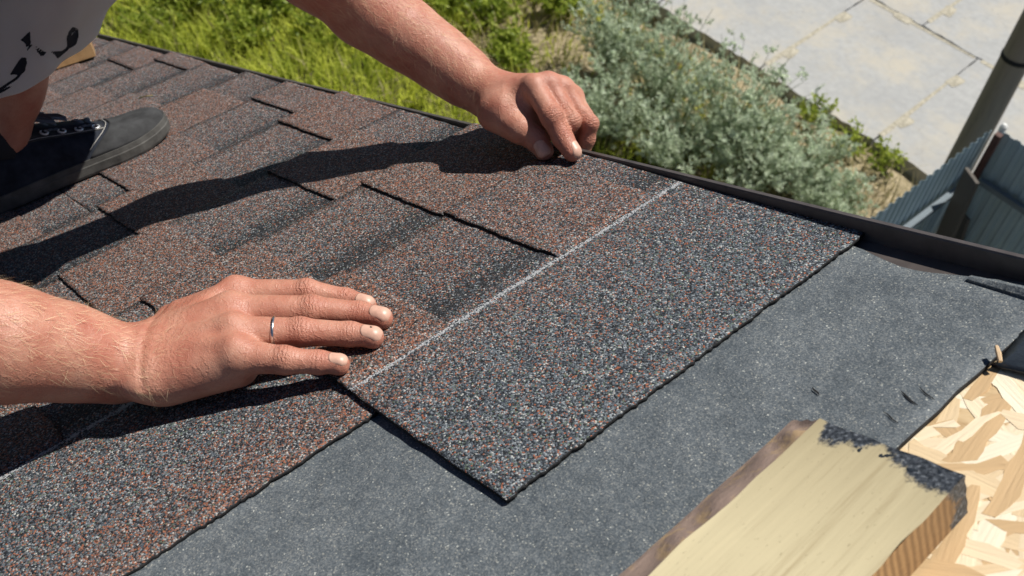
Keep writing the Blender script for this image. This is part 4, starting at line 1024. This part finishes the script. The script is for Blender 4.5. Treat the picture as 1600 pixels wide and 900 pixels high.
sd_ = np.full(len(V), 50.0)
for pg in prints: sd_ = np.minimum(sd_, sd_poly(px, pg))
cutm = [[(116, 51), (111, 56), (113, 50)], [(119, 48), (108, 51), (118, 50)]]
for pg in cutm: sd_ = np.maximum(sd_, -sd_poly(px, pg))
Nv = normals(V, F); facing = ((CAM - V) * Nv).sum(1)
s_out = np.sign(np.median(((V - np.repeat(ct_[:, :3], na, 0)) * Nv).sum(1))); facing *= s_out
facing = ((V - np.repeat(ct_[:, :3], na, 0)) * (CAM - V)).sum(1)
ink = np.where(facing > -.02, -sd_, -1 + 2.2 * np.sin(40 * V[:, 1] + 3 * np.sin(33 * V[:, 2])) * np.sin(37 * V[:, 2] + 20 * V[:, 0]) - 1.0)
inner = V - Nv * s_out * .0012
Fo = F if s_out > 0 else F[:, ::-1]; Fi = (F[:, ::-1] if s_out > 0 else F) + len(V)
hem = np.stack([ii[0], ii[0] + len(V), jj[0] + len(V), jj[0]], 1)
def cloth_material():
    m, t, b = mat('printed_cotton'); c = coords(t); k = attr(t, 'ink')
    w = noise(t, c, 900, 2); n = noise(t, c, 30, 4)
    kk = mth(t, 'GREATER_THAN', mth(t, 'ADD', k, mth(t, 'MULTIPLY', mth(t, 'SUBTRACT', w.outputs[0], .5), 1.5)), 0.0)
    L(t, mix(t, ramp(t, n.outputs[0], [(.3, (.80, .81, .82)), (.7, (.86, .87, .88))]), (.012, .014, .022), kk), b.inputs['Base Color'])
    b.inputs['Roughness'].default_value = .85; bump(t, b, w.outputs[0], .3, .0004)
    tr = N(t, 'BsdfTranslucent'); tr.inputs[0].default_value = (.92, .93, .94, 1); mx = N(t, 'MixShader'); L(t, mth(t, 'MULTIPLY', mth(t, 'SUBTRACT', 1.0, kk), .62), mx.inputs[0])
    out = t.nodes['Material Output']; L(t, b.outputs[0], mx.inputs[1]); L(t, tr.outputs[0], mx.inputs[2]); L(t, mx.outputs[0], out.inputs[0]); return m
M_CLOTH = cloth_material()
pobj('shorts_leg', mesh('shorts', np.concatenate([V, inner]), np.concatenate([Fo, Fi, hem]), M_CLOTH, True, {'ink': np.concatenate([ink, ink])}))
def shirt_field(P):
    d = rcone(P, pel + [.02, 0, .0], chest, .172, .180); d = smin(d, rcone(P, n_sh + [0, .03, 0], f_sh - [0, .03, 0], .080, .080), .09); d = smin(d, rcone(P, chest, neck * .6 + chest * .4, .145, .10), .05)
    d = smin(d, rcone(P, n_sh, n_sh * .55 + n_elbow * .45, .078, .070), .04); d = smin(d, rcone(P, f_sh, f_sh * .78 + f_elbow * .22, .066, .058), .04)
    return d + .004 * np.sin(38 * P[:, 0] + 20 * P[:, 1]) * np.sin(25 * P[:, 2] + 9 * P[:, 1])
Vs, Fs_ = polygonise(shirt_field, (-1.90, -.16, .08), (-.78, .58, .74), .007, 4)
pobj('t_shirt', mesh('shirt', Vs, Fs_, plain('navy_jersey', (.035, .042, .06), .9, nscale=20, namp=.1), True))
def seat_field(P):
    d = rcone(P, pel - [.04, .04, 0], pel + [.06, .03, .01], .160, .162); d = smin(d, rcone(P, hipL, knee2, .115, .105), .05); d = smin(d, rcone(P, hipR, hipR * .6 + knee * .4, .115, .108), .05); return d
Vs, Fs_ = polygonise(seat_field, (-2.12, -.20, .05), (-1.38, .45, .60), .007, 4)
pobj('shorts_seat', mesh('seat', Vs, Fs_, M_CLOTH, True, {'ink': np.full(len(Vs), -1.0)}))
face = unit([.75, .25, -.62]); top = unit([.55, .05, .62]); side = np.cross(top, face)
def hair_field(P):
    d = ell(P, headc - face * .008 + top * .008, [face, side, top], (.103, .083, .119)); q = (P - headc.astype(np.float32))
    d = d + .003 * np.sin(160 * q[:, 0]) * np.sin(150 * q[:, 1] + 90 * q[:, 2]); return np.maximum(d, (q @ face.astype(np.float32)) - .045 - .5 * np.clip(q @ top.astype(np.float32) - .02, 0, 1))
Vs, Fs_ = polygonise(hair_field, headc - .15, headc + .15, .005, 3)
pobj('hair', mesh('hair_cap', Vs, Fs_, plain('brown_hair', (.08, .05, .03), .6), True))

# ---- sneakers
M_SUEDE = plain('grey_suede', (.046, .047, .049), .9, nscale=45, namp=.4, bscale=600, bdist=.0006, spec=.15)
M_NAVY = plain('black_textile', (.022, .026, .036), .85, nscale=70, namp=.4, bscale=900, bdist=.0005, spec=.15)
M_RUB = plain('worn_rubber', (.075, .073, .068), .7, nscale=60, namp=.35, bscale=300, bdist=.0006)
M_LACE = plain('slate_lace', (.10, .12, .15), .85, bscale=1500, bdist=.0006)
M_EYE = plain('eyelet_metal', (.75, .76, .77), .3, .6); M_STITCH = plain('pale_thread', (.42, .40, .37), .9); M_SOCK = plain('dark_sock', (.02, .023, .03), .9, bscale=900, bdist=.0005)
SLN = .285
wt = [0, .04, .12, .3, .45, .6, .72, .82, .9, .96, .99, 1.0]; ww = [.012, .026, .036, .037, .037, .041, .0455, .0445, .038, .027, .015, .002]
zt = [0, .06, .15, .28, .36, .46, .58, .70, .80, .88, .94, .98, 1.0]; zz = [.050, .058, .060, .060, .059, .052, .040, .030, .024, .021, .018, .012, .005]
def sec(t_, a):            # a: 0 = left welt, pi = right welt
    w = np.interp(t_, wt, ww); z = np.interp(t_, zt, zz); c, s = np.cos(a), np.sin(a)
    return np.stack([t_ * SLN + 0 * a, np.sign(c) * np.abs(c) ** .72 * w * (1 - .22 * s), .018 + z * np.abs(s) ** .80 + 0 * a + .006 * np.clip((t_ - .75) / .25, 0, 1) ** 2], -1)
def patch(t0, t1, a0, a1, offs, nt, na_, shape=None):
    tt_ = np.linspace(0, 1, nt); aa_ = np.linspace(0, 1, na_); P = np.zeros((nt, na_, 3)); Nn_ = np.zeros((nt, na_, 3))
    for i in range(nt):
        for j in range(na_):
            t_, a = (shape(tt_[i], aa_[j]) if shape else (t0 + (t1 - t0) * tt_[i], a0 + (a1 - a0) * aa_[j]))
            t_ = min(max(t_, .001), .999); p = sec(t_, np.array(a)); e = 1e-3
            dt = sec(min(t_ + e, 1), np.array(a)) - sec(max(t_ - e, 0), np.array(a)); da = sec(t_, np.array(a + e)) - sec(t_, np.array(a - e))
            n = np.cross(da, dt); n /= np.linalg.norm(n) + 1e-12; n = n if n[2] > -.3 else -n; P[i, j] = p + n * offs
    I = np.arange(nt * na_).reshape(nt, na_); return P.reshape(-1, 3), np.stack([I[:-1, :-1], I[1:, :-1], I[1:, 1:], I[:-1, 1:]], -1).reshape(-1, 4)
def solid_patch(name, m, parent, th, **kw):
    P, F = patch(offs=th, **kw); Q, _ = patch(offs=-.001, **kw); n = len(P); nt_, na_ = kw['nt'], kw['na_']; I = np.arange(n).reshape(nt_, na_)
    bd = list(I[:, 0]) + list(I[-1, 1:]) + list(I[-2::-1, -1]) + list(I[0, -2:0:-1]); sides = np.array([(a, a + n, b + n, b) for a, b in zip(bd, bd[1:] + bd[:1])])
    return obj(name, mesh(name, np.concatenate([P, Q]), np.concatenate([F, sides]), m, True), parent)
def shoe(heel, ang, label):
    root = obj('sneaker', None, person); root.matrix_local = T(Vector(heel) - POFF) @ Matrix.Rotation(ang, 4, 'Z'); root['label'] = label
    tt_ = np.concatenate([np.linspace(.001, .9, 60), np.linspace(.91, .999, 24)]); aa_ = np.linspace(0, math.pi, 48)
    P = np.array([[sec(t_, a) for a in aa_] for t_ in tt_]); nt_, na_ = P.shape[:2]
    P[:, :, 2] += 0
    I = np.arange(nt_ * na_).reshape(nt_, na_); F = np.stack([I[:-1, :-1], I[1:, :-1], I[1:, 1:], I[:-1, 1:]], -1).reshape(-1, 4)
    obj('upper', mesh('upper', P.reshape(-1, 3), F, M_NAVY, True), root)
    # toe cap, eye stays
    solid_patch('toe_cap', M_SUEDE, root, .0013, t0=0, t1=1, a0=0, a1=1, nt=30, na_=40, shape=lambda a, b: (.76 + .10 * (2 * b - 1) ** 2 * -1.6 + (.998 - .74 + .16 * (2 * b - 1) ** 2) * a, .02 + b * (math.pi - .04)))
    for sgn_ in (1, -1):
        solid_patch('eyestay', M_SUEDE, root, .0016, t0=0, t1=1, a0=0, a1=1, nt=30, na_=14, shape=lambda a, b, q=sgn_: (.36 + .36 * a, (math.pi / 2) + q * (.22 + .04 * a + b * (.52 - .18 * a))))
        for i in range(5):
            t_ = .42 + .068 * i; a = math.pi / 2 + sgn_ * .42; c = sec(t_, np.array(a)); dt = unit(sec(t_ + .01, np.array(a)) - sec(t_ - .01, np.array(a))); da = unit(sec(t_, np.array(a + .02)) - sec(t_, np.array(a - .02))); n = unit(np.cross(da, dt)); n = n if n[2] > 0 else -n
            m_ = MB(); m_.tube([c + n * .0022 + (dt * math.cos(b) + da * math.sin(b)) * .0042 for b in np.linspace(0, 2 * math.pi, 17)], .0012, 6, False); obj('eyelet', m_.mesh('eyelet', M_EYE, True), root)
        m_ = MB(); m_.tube([sec(.36 + .36 * s_, np.array(math.pi / 2 + sgn_ * (.70 - .14 * s_))) + np.array([0, -sgn_ * .0005, .0015]) for s_ in np.linspace(0, 1, 40)], .0005, 4); obj('stitching', m_.mesh('stitch', M_STITCH), root)
    m_ = MB(); m_.tube([sec(.735 - .16 * (2 * b - 1) ** 2 * 1.0 + .012, np.array(.05 + b * (math.pi - .1))) + np.array([0, 0, .0014]) for b in np.linspace(0.05, .95, 50)], .0005, 4); obj('stitching', m_.mesh('stitch', M_STITCH), root)
    # laces
    for i in range(5):
        t_ = .42 + .068 * i; m_ = MB(); A_, B_ = sec(t_, np.array(math.pi / 2 - .44)), sec(t_ + (.03 if i % 2 else -.02), np.array(math.pi / 2 + .44))
        m_.tube([A_ * (1 - s_) + B_ * s_ + np.array([0, 0, .004 + .006 * math.sin(math.pi * s_)]) for s_ in np.linspace(0, 1, 9)], .0038, 6, True, .35); obj('lace', m_.mesh('lace', M_LACE, True), root)
    k0 = sec(.43, np.array(math.pi / 2)) + np.array([0, 0, .006])
    for dx, dy, dz in ((.045, -.030, -.004), (.030, -.040, .0), (-.004, -.012, .030), (.03, .034, -.004)):
        m_ = MB(); e = np.array([dx, dy, dz]); sdv = unit(np.cross(e, UP)) * .008
        m_.tube([k0, k0 + e * .4 + sdv + UP * .010, k0 + e * .85 + sdv * .8 + UP * .004, k0 + e, k0 + e * .8 - sdv * .8 + UP * .003, k0 + e * .4 - sdv * .8 + UP * .007, k0], .0034, 6, True, .4); obj('lace', m_.mesh('lace', M_LACE, True), root)
    m_ = MB(); m_.tube([k0 + np.array([-.006, 0, 0]), k0, k0 + np.array([.006, 0, 0])], [.004, .007, .004], 8); obj('lace_knot', m_.mesh('knot', M_LACE, True), root)
    solid_patch('tongue', M_NAVY, root, .006, t0=.30, t1=.68, a0=math.pi / 2 - .34, a1=math.pi / 2 + .34, nt=20, na_=10)
    # sole
    V = []; F = []; tt_ = np.concatenate([np.linspace(0, .9, 50), np.linspace(.91, 1, 24)]); lv = [(0.0, .0005, -.002), (.003, .0018, 0), (.0125, .0028, 0), (.0135, .0020, 0), (.0195, .0018, 0), (.0202, .0002, 0)]
    out = [(t_ * SLN, np.interp(t_, wt, ww) * 1.0) for t_ in tt_]; ol = [(x, w) for x, w in out] + [(x, -w) for x, w in out[::-1]]
    for z, g, _ in lv:
        for x, y in ol:
            cx = SLN * .5; rx = (x - cx) / (SLN / 2); V.append((x + g * rx ** 3 * 1.0, y + math.copysign(g, y), z + .008 * max(0, (x / SLN - .75) / .25) ** 2))
    n = len(ol)
    for l in range(len(lv) - 1):
        for i in range(n): F.append((l * n + i, l * n + (i + 1) % n, (l + 1) * n + (i + 1) % n, (l + 1) * n + i))
    F.append(tuple(range(n - 1, -1, -1))); F.append(tuple(range((len(lv) - 1) * n, len(lv) * n)))
    obj('sole', mesh('sole', V, F, M_RUB, False), root)
    m_ = MB(); cxk = .098; m_.tube([(cxk - .02, 0, .06), (cxk - .01, 0, .085), (cxk, 0, .108), (cxk + .004, 0, .118)], [.034, .035, .034, .033], 24); obj('sock', m_.mesh('sock', M_SOCK, True), root)
    return root
shoe((-1.398, .118, .0025), math.radians(87), 'worn dark suede sneaker on the leg in view')
shoe((-1.93, -.07, .0025), math.radians(70), 'matching sneaker of the other foot')
